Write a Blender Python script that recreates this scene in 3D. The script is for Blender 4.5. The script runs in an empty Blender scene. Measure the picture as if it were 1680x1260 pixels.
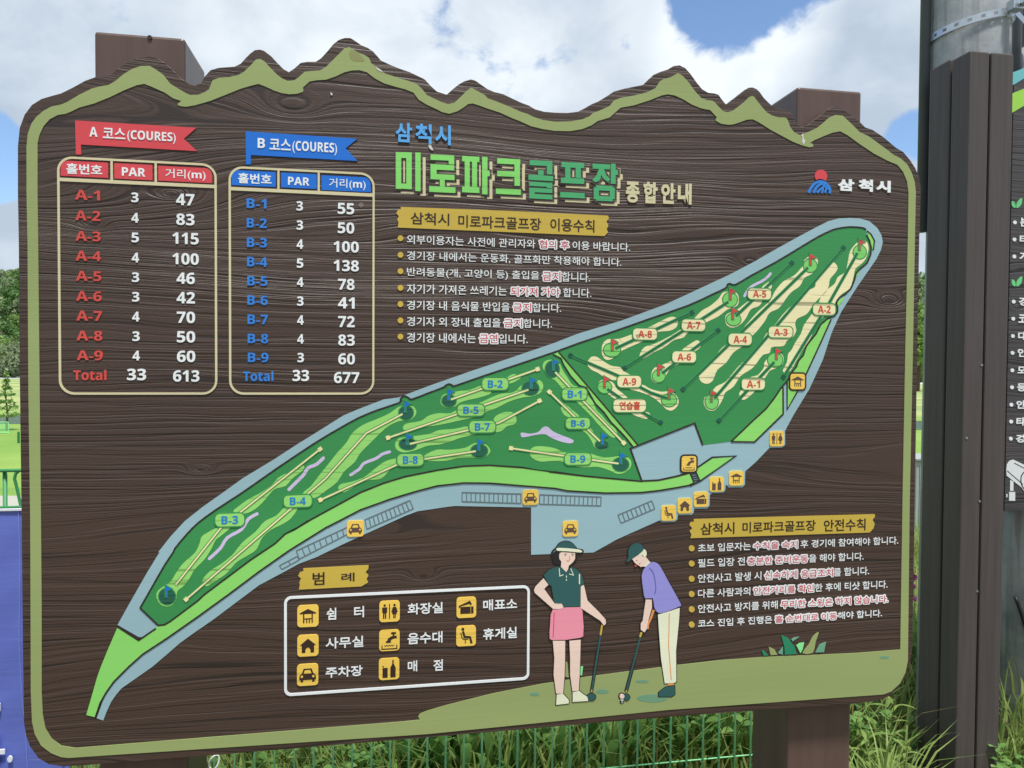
import bpy, bmesh, math, random
import numpy as np
from mathutils import Vector, Matrix
from mathutils.geometry import tessellate_polygon
C = bpy.context.scene
COL = C.collection
R = math.radians

# ------------------------------------------------------------------ camera
F, PITCH, ROLL, YAW, D0, CAMZ = 1200.0, R(-1.349), R(0.365), R(9.96), 1.9, 1.6
cr, sr = math.cos(ROLL), math.sin(ROLL)
cp, sp = math.cos(PITCH), math.sin(PITCH)
RIGHT = Vector((cr, -sr*sp, sr*cp))
UP = Vector((-sr, -cr*sp, cr*cp))
FWD = Vector((0, cp, sp))
cam = bpy.data.cameras.new('camera'); camo = bpy.data.objects.new('camera', cam); COL.objects.link(camo)
cam.sensor_width = 36; cam.lens = 36*F/1680; cam.clip_start = 0.05; cam.clip_end = 5000
m = Matrix.Identity(4)
for i, v in enumerate((RIGHT, UP, -FWD)):
    for k in range(3): m[k][i] = v[k]
m[2][3] = CAMZ
camo.matrix_world = m
C.camera = camo

def ray(x, y):
    return (RIGHT*((x-840)/F) + UP*(-(y-630)/F) + FWD)

# ------------------------------------------------------------------ light
SUN_EL, SUN_AZ = R(70), R(152)          # azimuth measured clockwise from +Y
C.view_settings.view_transform = 'Standard'; C.view_settings.look = 'None'
C.view_settings.exposure = 0.3; C.view_settings.gamma = 1.0; C.view_settings.use_curve_mapping = False
sun = bpy.data.lights.new('sun', 'SUN'); sun.energy = 3.7; sun.angle = R(7); sun.color = (1, .96, .9)
suno = bpy.data.objects.new('sun', sun); COL.objects.link(suno)
sd = Vector((math.sin(SUN_AZ)*math.cos(SUN_EL), math.cos(SUN_AZ)*math.cos(SUN_EL), math.sin(SUN_EL)))
suno.rotation_euler = (-sd).to_track_quat('-Z', 'Y').to_euler()
suno.location = (0, -3, 8)

W = bpy.data.worlds.new('World'); C.world = W; W.use_nodes = True
nt = W.node_tree; nt.nodes.clear()
def N(t, typ, **kw):
    n = t.nodes.new(typ)
    for k, v in kw.items():
        if k == 'ins':
            for i, x in v.items(): n.inputs[i].default_value = x
        else: setattr(n, k, v)
    return n
def ma(t, op, a, b=None, c=None, clamp=False):
    n = t.nodes.new('ShaderNodeMath'); n.operation = op; n.use_clamp = clamp
    for i, x in enumerate((a, b, c)):
        if x is None: continue
        if isinstance(x, (int, float)): n.inputs[i].default_value = x
        else: t.links.new(x, n.inputs[i])
    return n.outputs[0]
def mrange(t, v, a, b, c=0.0, d=1.0, smooth=False):
    n = t.nodes.new('ShaderNodeMapRange'); n.clamp = True
    if smooth: n.interpolation_type = 'SMOOTHSTEP'
    t.links.new(v, n.inputs[0])
    for i, x in enumerate((a, b, c, d)): n.inputs[i+1].default_value = x
    return n.outputs[0]
def noise(t, vec, scale, detail=4, rough=.5, dist=0):
    n = N(t, 'ShaderNodeTexNoise', ins={'Scale': scale, 'Detail': detail, 'Roughness': rough, 'Distortion': dist})
    t.links.new(vec, n.inputs['Vector'])
    return n.outputs[0]
def mapping(t, vec, scale=(1, 1, 1), loc=(0, 0, 0)):
    n = N(t, 'ShaderNodeMapping'); n.inputs['Scale'].default_value = scale; n.inputs['Location'].default_value = loc
    t.links.new(vec, n.inputs['Vector']); return n.outputs[0]
def mixc(t, f, a, b, blend='MIX'):
    n = t.nodes.new('ShaderNodeMix'); n.data_type = 'RGBA'; n.blend_type = blend
    for i, x in ((0, f), (6, a), (7, b)):
        if isinstance(x, (int, float)): n.inputs[i].default_value = x
        elif isinstance(x, tuple): n.inputs[i].default_value = (*x, 1) if len(x) == 3 else x
        else: t.links.new(x, n.inputs[i])
    return n.outputs[2]

def build_world():
    t = nt
    tc = N(t, 'ShaderNodeTexCoord'); g = tc.outputs['Generated']
    sky = N(t, 'ShaderNodeTexSky', sky_type='NISHITA', sun_disc=False)
    sky.sun_elevation = SUN_EL; sky.sun_rotation = SUN_AZ; sky.air_density = 1.0; sky.dust_density = .15; sky.ozone_density = 4.0
    bg1 = N(t, 'ShaderNodeBackground', ins={'Strength': .15}); t.links.new(sky.outputs[0], bg1.inputs[0])
    v = mapping(t, g, (1, 1, 1.35), (.3, .1, .2))
    n1 = noise(t, v, 2.6, 9, .56, .15)
    dens = n1
    def spot(px, py, r_in, r_out):
        d = ray(px, py).normalized()
        dt = N(t, 'ShaderNodeVectorMath', operation='DOT_PRODUCT'); t.links.new(g, dt.inputs[0]); dt.inputs[1].default_value = d
        return mrange(t, dt.outputs['Value'], math.cos(R(r_out)), math.cos(R(r_in)), 0, 1, True)
    n4 = noise(t, mapping(t, g, (1, 1, 1.2), (3.3, 2.1, .7)), 11, 9, .6, .25)
    holes = None
    for px, py, a, b, k in ((1205, -28, .8, 5.6, .95), (1290, -150, 3, 9, .8), (-28, 258, .6, 3.5, 1.25), (1497, 222, .2, 2.3, .72), (700, -700, 5, 22, .6), (-900, -300, 6, 22, .7), (2600, -200, 8, 25, .7)):
        h = ma(t, 'MULTIPLY', spot(px, py, a, b), k)
        holes = h if holes is None else ma(t, 'MAXIMUM', holes, h)
    dens = ma(t, 'ADD', ma(t, 'SUBTRACT', ma(t, 'ADD', ma(t, 'MULTIPLY', ma(t, 'SUBTRACT', n1, .5), 1.5), ma(t, 'MULTIPLY', ma(t, 'SUBTRACT', n4, .5), 1.5)), holes), .48)
    mask = mrange(t, dens, -.03, .30, 0, 1, True)
    n2 = noise(t, mapping(t, g, (1, 1, 1.7), (2.3, .4, 1.2)), 2.3, 7, .52, .2)
    n3 = noise(t, mapping(t, g, (1, 1, 1.3), (5.3, 1.4, .2)), 7, 7, .55, .3)
    sh = mrange(t, ma(t, 'ADD', ma(t, 'MULTIPLY', n2, .55), ma(t, 'MULTIPLY', n3, .45)), .38, .62, 0, 1, True)
    br = ma(t, 'MAXIMUM', ma(t, 'MULTIPLY', spot(1215, 70, 1.0, 7), .8), ma(t, 'MULTIPLY', spot(640, 190, 3, 17), .45))
    br = ma(t, 'MAXIMUM', br, ma(t, 'MULTIPLY', spot(1240, 40, 1, 4), 1.0))
    sh = ma(t, 'ADD', ma(t, 'MULTIPLY', sh, .62), br, clamp=True)
    dk = ma(t, 'MULTIPLY', ma(t, 'MAXIMUM', spot(40, 130, 2, 11), spot(1450, 150, 2, 8)), .14)
    sh = ma(t, 'SUBTRACT', sh, dk, clamp=True)
    col = mixc(t, sh, (.42, .50, .60), (.78, .835, .88))
    bg2 = N(t, 'ShaderNodeBackground', ins={'Strength': 1.0}); t.links.new(col, bg2.inputs[0])
    mx = N(t, 'ShaderNodeMixShader'); t.links.new(mask, mx.inputs[0]); t.links.new(bg1.outputs[0], mx.inputs[1]); t.links.new(bg2.outputs[0], mx.inputs[2])
    o = N(t, 'ShaderNodeOutputWorld'); t.links.new(mx.outputs[0], o.inputs[0])
build_world()

# ------------------------------------------------------------------ helpers
def lin(r, g, b):
    f = lambda c: ((c/255+.055)/1.055)**2.4 if c > 10 else c/255/12.92
    return (f(r), f(g), f(b))
def newmat(name):
    M = bpy.data.materials.new(name); M.use_nodes = True; t = M.node_tree
    return M, t, t.nodes['Principled BSDF']

def grain_nodes(t, seed=0.0):
    """height field of brushed wood with cathedral loops, in object x (along) and z (across)"""
    tc = N(t, 'ShaderNodeTexCoord'); sx = N(t, 'ShaderNodeSeparateXYZ'); t.links.new(tc.outputs['Object'], sx.inputs[0])
    X, Z = sx.outputs[0], sx.outputs[2]
    def vec(ax, az, o=0.0):
        c = N(t, 'ShaderNodeCombineXYZ'); t.links.new(ma(t, 'MULTIPLY', X, ax), c.inputs[0]); t.links.new(ma(t, 'MULTIPLY_ADD', Z, az, o), c.inputs[1]); c.inputs[2].default_value = seed
        return c.outputs[0]
    w1 = noise(t, vec(.55, 3.4), 1.0, 1.2, .4)
    w2 = noise(t, vec(1.7, 8.0, 3.0), 1.0, 2, .5)
    kn = None
    for kx, kz, rx in KNOTS:      # knots of this timber: place along, across, size
        a_ = ma(t, 'MULTIPLY', ma(t, 'SUBTRACT', X, kx), .42/rx); b_ = ma(t, 'MULTIPLY', ma(t, 'SUBTRACT', Z, kz), 1/rx)
        q_ = ma(t, 'ADD', ma(t, 'MULTIPLY', a_, a_), ma(t, 'MULTIPLY', b_, b_))
        e_ = ma(t, 'POWER', 2.718, ma(t, 'MULTIPLY', q_, -1.0))
        kn = e_ if kn is None else ma(t, 'MAXIMUM', kn, e_)
    band = noise(t, vec(.10, 2.1, 11.3), 1.0, 1, .5)
    amp = mrange(t, band, .42, .60, .12, 1.0, True)
    warp = ma(t, 'MULTIPLY', ma(t, 'MULTIPLY', ma(t, 'SUBTRACT', w1, .5), .62), amp)
    tt = ma(t, 'ADD', Z, warp)
    tt = ma(t, 'ADD', tt, ma(t, 'MULTIPLY', ma(t, 'SUBTRACT', w2, .5), .03))
    tt = ma(t, 'ADD', tt, ma(t, 'MULTIPLY', kn, .045))
    def ring(fx, fz, det, o):
        c = N(t, 'ShaderNodeCombineXYZ'); t.links.new(ma(t, 'MULTIPLY', X, fx), c.inputs[0]); t.links.new(ma(t, 'MULTIPLY', tt, fz), c.inputs[1]); c.inputs[2].default_value = seed+o
        return noise(t, c.outputs[0], 1.0, det, .5)
    r1 = ring(1.5, 150, 2.0, 2.0); r3 = ring(1.1, 44, 2.0, 5.0)
    r2 = noise(t, vec(4, 420), 1.0, 3, .6)
    grit = noise(t, vec(130, 300, 2.0), 1.0, 2, .6)
    gr = mrange(t, r1, .37, .50, 0, 1, False)
    big = mrange(t, r3, .46, .54, 0, 1, True)
    zz = ma(t, 'ADD', Z, ma(t, 'MULTIPLY', ma(t, 'SUBTRACT', w1, .5), .35))
    fine = ma(t, 'MULTIPLY', mrange(t, zz, FINE[0]-.02, FINE[0]+.02, 0, 1, True), mrange(t, zz, FINE[1]-.12, FINE[1]+.12, 1, 0, True))
    fine = ma(t, 'MULTIPLY_ADD', fine, .8, mrange(t, band, .40, .56, .42, .10, True), clamp=True)
    h = ma(t, 'ADD', ma(t, 'MULTIPLY', ma(t, 'MULTIPLY', gr, fine), .75), ma(t, 'MULTIPLY', r2, .13))
    h = ma(t, 'ADD', h, ma(t, 'ADD', ma(t, 'MULTIPLY', big, .30), ma(t, 'MULTIPLY', grit, .22)))
    pl = mrange(t, noise(t, vec(.9, 3.2, 21.0), 1.0, 3, .5), .35, .65, 0, 1, True)
    return h, gr, r2, pl, kn

def wood_board_mat(name, col_hi, col_lo, rough=.49, bump=.56, seed=0.0):
    M, t, b = newmat(name)
    h, gr, r2, pl, kn = grain_nodes(t, seed)
    c = mixc(t, mrange(t, gr, .0, .35), col_lo, col_hi)
    c = mixc(t, ma(t, 'MULTIPLY', pl, .22), c, tuple(x*1.2 for x in col_hi))
    c = mixc(t, ma(t, 'MULTIPLY', mrange(t, kn, .86, .97), .6), c, tuple(x*.5 for x in col_lo))
    t.links.new(c, b.inputs['Base Color'])
    rr = mrange(t, r2, .3, .7, rough-.07, rough+.12); t.links.new(rr, b.inputs['Roughness'])
    b.inputs['Specular IOR Level'].default_value = .5
    bp = N(t, 'ShaderNodeBump', ins={'Strength': bump, 'Distance': .0042}); t.links.new(h, bp.inputs['Height']); t.links.new(bp.outputs[0], b.inputs['Normal'])
    return M

def paint(name, rgb, groove=.0, bump=.055, rough=.46, var=.045):
    M, t, b = newmat(name)
    h, gr, r2, pl, kn = grain_nodes(t)
    base = lin(*rgb)
    c = mixc(t, ma(t, 'MULTIPLY', pl, 1.0), tuple(x*(1-var) for x in base), tuple(min(1, x*(1+var)) for x in base))
    if groove:
        tr = mrange(t, gr, .22, .06, 0, groove)
        c = mixc(t, tr, c, tuple(x*.28 for x in base))
    t.links.new(c, b.inputs['Base Color'])
    b.inputs['Roughness'].default_value = rough; b.inputs['Specular IOR Level'].default_value = .35
    bp = N(t, 'ShaderNodeBump', ins={'Strength': bump, 'Distance': .003}); t.links.new(h, bp.inputs['Height']); t.links.new(bp.outputs[0], b.inputs['Normal'])
    return M

def plain(name, rgb, rough=.6, var=.08, scale=6, metal=0, spec=.4, bump=0.0, stretch=(1, 1, 1)):
    M, t, b = newmat(name)
    tc = N(t, 'ShaderNodeTexCoord'); v = mapping(t, tc.outputs['Object'], stretch)
    n = noise(t, v, scale, 6, .6); base = lin(*rgb)
    f = mrange(t, n, .3, .7)
    t.links.new(mixc(t, f, tuple(x*(1-var) for x in base), tuple(min(1, x*(1+var)) for x in base)), b.inputs['Base Color'])
    b.inputs['Roughness'].default_value = rough; b.inputs['Metallic'].default_value = metal; b.inputs['Specular IOR Level'].default_value = spec
    if bump:
        bp = N(t, 'ShaderNodeBump', ins={'Strength': bump, 'Distance': .004}); t.links.new(n, bp.inputs['Height']); t.links.new(bp.outputs[0], b.inputs['Normal'])
    return M

class MB:
    """collects vertices and faces for ONE mesh object"""
    def __init__(s): s.v = []; s.f = []; s.e = 0.0
    def add(s, verts, faces):
        o = len(s.v); s.v.extend(verts); s.f.extend([tuple(i+o for i in f) for f in faces])
    def prism(s, loops, y0, y1, back=False):
        """loops of (x,z); back plane y0, front plane y1 (front = smaller y)"""
        y1 -= s.e; s.e += 1.2e-5
        flat = [p for l in loops for p in l]
        tris = tessellate_polygon([[Vector((p[0], p[1], 0)) for p in l] for l in loops])
        n = len(flat)
        vs = [(p[0], y1, p[1]) for p in flat] + [(p[0], y0, p[1]) for p in flat]
        fs = []
        for a, b, c in tris:
            A, B, Cc = flat[a], flat[b], flat[c]
            if (B[0]-A[0])*(Cc[1]-A[1])-(B[1]-A[1])*(Cc[0]-A[0]) < 0: a, b = b, a
            fs.append((a, b, c))
            if back: fs.append((b+n, a+n, c+n))
        o = 0
        for l in loops:
            k = len(l)
            ar = sum(l[i][0]*l[(i+1) % k][1]-l[(i+1) % k][0]*l[i][1] for i in range(k))
            for i in range(k):
                j = (i+1) % k
                q = (o+i, o+i+n, o+j+n, o+j)
                fs.append(q if ar > 0 else q[::-1])
            o += k
        s.add(vs, fs)
    def box(s, x0, y0, z0, x1, y1, z1):
        s.add([(x0, y0, z0), (x1, y0, z0), (x1, y1, z0), (x0, y1, z0), (x0, y0, z1), (x1, y0, z1), (x1, y1, z1), (x0, y1, z1)],
              [(0, 3, 2, 1), (4, 5, 6, 7), (0, 1, 5, 4), (1, 2, 6, 5), (2, 3, 7, 6), (3, 0, 4, 7)])
    def tube(s, pts, r, seg=8, cap=True):
        pts = [Vector(p) for p in pts]; k = len(pts); vs = []; fs = []
        rr = r if isinstance(r, (list, tuple)) else [r]*k
        for i, p in enumerate(pts):
            d = (pts[min(i+1, k-1)]-pts[max(i-1, 0)]).normalized()
            a = d.orthogonal().normalized() if i == 0 else (a - d*a.dot(d)).normalized()
            b = d.cross(a)
            for j in range(seg):
                th = 2*math.pi*j/seg
                vs.append(tuple(p + (a*math.cos(th)+b*math.sin(th))*rr[i]))
        for i in range(k-1):
            for j in range(seg):
                fs.append((i*seg+j, i*seg+(j+1) % seg, (i+1)*seg+(j+1) % seg, (i+1)*seg+j))
        if cap: fs += [tuple(range(seg))[::-1], tuple(range((k-1)*seg, k*seg))]
        s.add(vs, fs)
    def build(s, name, mat, parent=None, smooth=False, bevel=0.0):
        me = bpy.data.meshes.new(name); me.from_pydata(s.v, [], s.f); me.update()
        me.materials.append(mat)
        if smooth: me.polygons.foreach_set('use_smooth', [True]*len(me.polygons))
        o = bpy.data.objects.new(name, me); COL.objects.link(o)
        if parent: o.parent = parent
        if bevel:
            bv = o.modifiers.new('bevel', 'BEVEL'); bv.width = bevel; bv.segments = 2; bv.limit_method = 'ANGLE'
        return o
def tag(o, label=None, cat=None, group=None, kind=None):
    if label: o['label'] = label
    if cat: o['category'] = cat
    if group: o['group'] = group
    if kind: o['kind'] = kind
    return o
def empty(name, loc, rz=0, label=None, cat=None, group=None):
    o = bpy.data.objects.new(name, None); o.empty_display_size = .1; COL.objects.link(o)
    o.location = loc; o.rotation_euler = (0, 0, rz)
    return tag(o, label, cat, group)

# board-parallel frame: x along the board, y away from the viewer, z up
EX = Vector((math.cos(YAW), math.sin(YAW), 0)); EY = Vector((-math.sin(YAW), math.cos(YAW), 0))
UC = 0.0
def L(x, y, depth=0.0):
    """photo point -> (x, z) on the plane parallel to the board, depth metres behind its front"""
    r = ray(x, y); k = (D0+depth)/r.dot(EY); P = r*k
    return (P.dot(EX)-UC, P.z+CAMZ)
ORG = EY*D0
def G(x, z_ground, y):   # photo point on horizontal plane z
    r = ray(x, y); k = (z_ground-CAMZ)/r.z; return r*k + Vector((0, 0, CAMZ))

ZM = {'a': (900, 500, 4.2), 'b': (1140, 340, 5.25), 'c': (1140, 560, 5.25), 'd': (600, 560, 4.6667), 'e': (780, 560, 5.25), 'f': (420, 640, 5.25),
      'g': (240, 760, 5.25), 'h': (100, 880, 4), 'i': (450, 900, 3.818), 'j': (680, 740, 4), 'k': (850, 870, 4.0635), 'l': (1080, 820, 4), 'm': (1100, 1000, 2.897),
      'n': (630, 180, 4), 'o': (630, 370, 4), 'p': (1000, 180, 3.2308), 'q': (0, 0, 4), 'r': (400, 0, 4), 's': (800, 0, 4), 't': (60, 180, 5.25), 'u': (360, 200, 5.25),
      'v': (1080, 740, 10.5), 'w': (1310, 270, 10.5), 'x': (0, 0, 1), 'y': (1160, 110, 10.5)}
def Z(z, *pts):
    """flat list of detail coordinates in one tracing window -> photo points"""
    x0, y0, s = ZM[z]
    return [(x0+pts[i]/s, y0+pts[i+1]/s) for i in range(0, len(pts), 2)]
def toL(pts, depth=0.0): return [L(x, y, depth) for x, y in pts]
def smooth(pts, n=3, closed=True):
    out = []; k = len(pts)
    rng = range(k if closed else k-1)
    for i in rng:
        p0, p1, p2, p3 = (pts[(i+j) % k] if closed else pts[min(max(i+j, 0), k-1)] for j in (-1, 0, 1, 2))
        for s in range(n):
            t = s/n; t2 = t*t; t3 = t2*t
            out.append(tuple(.5*(2*p1[c]+(p2[c]-p0[c])*t+(2*p0[c]-5*p1[c]+4*p2[c]-p3[c])*t2+(3*p1[c]-p0[c]-3*p2[c]+p3[c])*t3) for c in (0, 1)))
    if not closed: out.append(pts[-1])
    return out
def ribbon(pts, w, cap='flat', closed=False):
    """outline polygon(s) of a stroke of width w (photo px). returns list of loops"""
    k = len(pts); Ls = []; Rs = []
    for i in range(k):
        if closed: a, b, c = pts[i-1], pts[i], pts[(i+1) % k]
        else: a, b, c = pts[max(i-1, 0)], pts[i], pts[min(i+1, k-1)]
        d1 = Vector((b[0]-a[0], b[1]-a[1])); d2 = Vector((c[0]-b[0], c[1]-b[1]))
        if d1.length < 1e-6: d1 = d2.copy()
        if d2.length < 1e-6: d2 = d1.copy()
        d1.normalize(); d2.normalize()
        n1 = Vector((-d1.y, d1.x)); n2 = Vector((-d2.y, d2.x)); n = n1+n2
        if n.length < .3: n = n1
        n.normalize(); s = w/2/max(.5, n.dot(n1))
        Ls.append((b[0]+n.x*s, b[1]+n.y*s)); Rs.append((b[0]-n.x*s, b[1]-n.y*s))
    if closed: return [Ls, Rs]
    if cap == 'round':
        def arc(p, q):   # from p round to q, bulging outwards
            c = ((p[0]+q[0])/2, (p[1]+q[1])/2); v = (p[0]-c[0], p[1]-c[1])
            return [(c[0]+v[0]*math.cos(t)+v[1]*math.sin(t), c[1]-v[0]*math.sin(t)+v[1]*math.cos(t)) for t in (math.pi*j/5 for j in range(1, 5))]
        return [Ls+arc(Ls[-1], Rs[-1])+Rs[::-1]+arc(Rs[0], Ls[0])]
    return [Ls+Rs[::-1]]
def ell(cx, cy, rx, ry, n=22, a=0): return [(cx+rx*math.cos(t)*math.cos(a)-ry*math.sin(t)*math.sin(a), cy+rx*math.cos(t)*math.sin(a)+ry*math.sin(t)*math.cos(a)) for t in (2*math.pi*i/n for i in range(n))]
def rrect(x0, z0, x1, z1, r, n=5, corners='abcd'):
    out = []
    for c, (cx, cz, a) in zip('abcd', ((x1-r, z1-r, 0), (x0+r, z1-r, 90), (x0+r, z0+r, 180), (x1-r, z0+r, 270))):
        if c in corners: out += [(cx+r*math.cos(R(a+90*i/n)), cz+r*math.sin(R(a+90*i/n))) for i in range(n+1)]
        else: out.append(({'a': x1, 'b': x0, 'c': x0, 'd': x1}[c], {'a': z1, 'b': z1, 'c': z0, 'd': z0}[c]))
    return out
def lrect(x0, y0, x1, y1):
    """photo box -> board-aligned (x0,z0,x1,z1); y measured at the left edge for both ends"""
    a = L(x0, (y0+y1)/2)[0]; b = L(x1, (y0+y1)/2)[0]
    return a, L(x0, y1)[1], b, L(x0, y0)[1]
def crect(x0, y0, x1, y1):
    """photo box -> board-aligned; y measured at the middle"""
    xc, yc = (x0+x1)/2, (y0+y1)/2
    return L(x0, yc)[0], L(xc, y1)[1], L(x1, yc)[0], L(xc, y0)[1]

# ---- writing
_tc = {}
def sans(s):
    o = ''
    for c in s:
        if 'A' <= c <= 'Z': o += chr(0x1D5D4+ord(c)-65)
        elif 'a' <= c <= 'z': o += chr(0x1D5EE+ord(c)-97)
        elif '0' <= c <= '9': o += chr(0x1D7EC+ord(c)-48)
        else: o += c
    return o
def glyphs(s, off, space=1.0):
    if any(c.isascii() and c.isalnum() for c in s): off *= .25
    s = sans(s); key = (s, off, space)
    if key not in _tc:
        c = bpy.data.curves.new('lettering', 'FONT'); c.body = s; c.offset = off; c.space_character = space; c.resolution_u = 3; c.extrude = .5
        o = bpy.data.objects.new('lettering', c); COL.objects.link(o)
        dg = bpy.context.evaluated_depsgraph_get(); dg.update()
        me = bpy.data.meshes.new_from_object(o.evaluated_get(dg))
        vs = [tuple(v.co) for v in me.vertices]; fs = [tuple(p.vertices) for p in me.polygons]
        bpy.data.objects.remove(o); bpy.data.curves.remove(c); bpy.data.meshes.remove(me)
        _tc[key] = (vs, fs)
    return _tc[key]
def text(mb, s, box, off=.018, y0=0.0, y1=-.003, space=1.0, halo=None, skew=0.0):
    """fit the words into box (x0,z0,x1,z1) in board metres"""
    vs, fs = glyphs(s, off, space)
    xs = [v[0] for v in vs]; ys = [v[1] for v in vs]
    x0, z0, x1, z1 = box; ax, ay = min(xs), min(ys); kx = (x1-x0)/(max(xs)-ax); ky = (z1-z0)/(max(ys)-ay)
    def put(m, vs, fs, y0, y1):
        m.add([(x0+(v[0]-ax)*kx+skew*(v[1]-ay)*ky, y1 if v[2] > 0 else y0, z0+(v[1]-ay)*ky) for v in vs], fs)
    put(mb, vs, fs, y0, y1)
    if halo is not None:
        m2, rad, hy = halo
        for q in range(12):
            dx, dz = rad*math.cos(q*math.pi/6), rad*math.sin(q*math.pi/6); m2.e += 1.2e-5
            m2.add([(x0+dx+(v[0]-ax)*kx, hy-m2.e if v[2] > 0 else y0, z0+dz+(v[1]-ay)*ky) for v in vs], fs)

# ------------------------------------------------------------------ materials
KNOTS = [(*L(478, 177), .030), (*L(152, 371), .016), (*L(1460, 494), .022), (*L(1232, 431), .018), (*L(695, 945), .016), (*L(330, 770), .012), (*L(285, 318), .018), (*L(1030, 560), .014)]
FINE = (L(700, 505)[1], L(700, 250)[1])
BROWN = wood_board_mat('brushed brown wood', lin(68, 51, 43), lin(42, 32, 28))
DARKWOOD = wood_board_mat('brushed dark wood', lin(70, 66, 68), lin(26, 25, 27), seed=4.0)
LINE = paint('dark brown line', (50, 42, 38), bump=.4)
P = {}
for k, c, g in (('olive', (150, 163, 106), 0), ('path', (152, 184, 194), .0), ('green', (58, 142, 80), .0), ('lime', (142, 216, 110), .0), ('cream', (240, 230, 182), .75),
             ('fairb', (152, 216, 116), .55), ('putta', (128, 208, 110), .6), ('puttb', (38, 98, 78), .8), ('tee', (34, 92, 76), .6), ('teeb', (242, 228, 172), .2), ('lilac', (208, 194, 228), .3),
             ('redflag', (214, 72, 78), .6), ('blueflag', (24, 112, 208), .5), ('redtext', (206, 78, 72), .0), ('bluetext', (52, 128, 214), 0), ('warn', (196, 52, 66), 0), ('white', (232, 236, 238), 0),
             ('frame', (212, 202, 164), 0), ('red', (214, 74, 82), 0), ('blue', (28, 112, 212), 0), ('strip', (202, 174, 74), 0), ('icon', (242, 202, 92), .25), ('pict', (98, 76, 66), .2), ('pictk', (58, 42, 34), 0),
             ('bay', (104, 118, 122), 0), ('skin', (236, 208, 194), 0), ('teal', (48, 92, 92), 0), ('pink', (234, 146, 166), 0), ('deeppink', (206, 84, 116), 0), ('purple', (150, 146, 216), 0), ('deeppurple', (104, 98, 176), 0),
             ('pale', (230, 232, 204), 0), ('black', (40, 38, 38), 0), ('orange', (228, 152, 92), 0), ('spot', (112, 154, 124), .3), ('title1', (134, 216, 110), .12), ('title2', (76, 170, 112), .12), ('titleblue', (92, 168, 232), .0),
             ('label_red', (204, 84, 62), .4), ('label_blue', (40, 130, 196), .4), ('mint', (134, 228, 150), 0), ('sage', (108, 160, 134), 0), ('jade', (42, 132, 98), 0)):
    P[k] = paint(k+' paint', c, g)

# ------------------------------------------------------------------ information board
BOARD = empty('information_board', ORG, YAW, 'large brown wooden golf course map board with mountain shaped top edge on two posts', 'information board')
TH = .045
sil = ([(29, 315), (29, 240), (32, 210), (40, 188), (52, 172), (68, 162), (85, 157), (100, 153), (120, 143), (140, 132), (157, 126), (172, 125), (185, 119), (200, 108), (215, 99), (230, 93), (245, 92), (258, 95), (272, 104), (285, 116), (298, 129), (310, 137), (320, 140), (330, 136), (336, 125), (345, 115), (358, 111), (372, 110), (385, 109), (395, 104), (402, 96),
        (410, 88), (418, 82), (425, 81), (433, 83), (445, 92), (455, 103), (465, 113), (474, 118), (483, 112), (493, 103), (505, 101), (518, 101), (527, 95), (537, 84), (547, 72), (556, 65), (565, 62), (575, 62), (583, 67), (593, 74), (603, 78), (612, 84), (620, 93), (625, 99), (640, 106), (655, 112), (672, 118), (687, 125), (697, 130), (707, 141), (717, 150), (727, 153), (733, 155), (743, 146), (753, 138), (762, 133), (772, 130), (780, 132), (790, 139), (800, 146), (812, 151),
        (825, 154), (840, 161), (857, 169), (868, 173), (878, 179), (893, 183), (910, 184.5), (930, 185), (948, 183), (960, 177), (970, 171), (982, 166), (995, 158), (1007, 150), (1025, 145), (1045, 141), (1055, 139), (1063, 131), (1073, 122), (1085, 117), (1095, 114), (1105, 108), (1115, 107), (1124, 111), (1133, 121), (1143, 135), (1152, 146), (1162, 152)]
       + Z('y', 120, 450, 200, 475, 260, 560, 325, 640, 430, 560, 560, 470, 650, 390, 720, 352, 790, 350, 860, 380, 910, 430, 980, 530, 1060, 610, 1120, 665, 1200, 712, 1340, 738, 1400, 750, 1460, 800, 1495, 870, 1530, 950, 1580, 1005)
       + [(1315, 208), (1325, 205), (1340, 194), (1355, 181), (1367, 174), (1377, 174), (1385, 180), (1398, 190), (1412, 201), (1420, 209), (1432, 213), (1450, 225), (1470, 242), (1482, 249), (1493, 262), (1502, 276), (1508, 290), (1511, 310),
          (1508.5, 390), (1505, 580), (1501, 830), (1498.5, 970), (1497, 1065), (1493, 1092), (1485, 1112), (1472, 1131), (1456, 1144), (1438, 1150), (1397, 1155), (1100, 1176), (700, 1210), (340, 1240), (160, 1254), (125, 1256.5), (100, 1257), (80, 1254), (63, 1244), (49, 1225), (42, 1205), (39, 1185), (37.5, 1080), (35, 840), (32, 610), (30.5, 400)])
mb = MB(); mb.prism([toL(sil)], TH, 0.0, True); mb.build('board_panel', BROWN, BOARD, bevel=.003)

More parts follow.
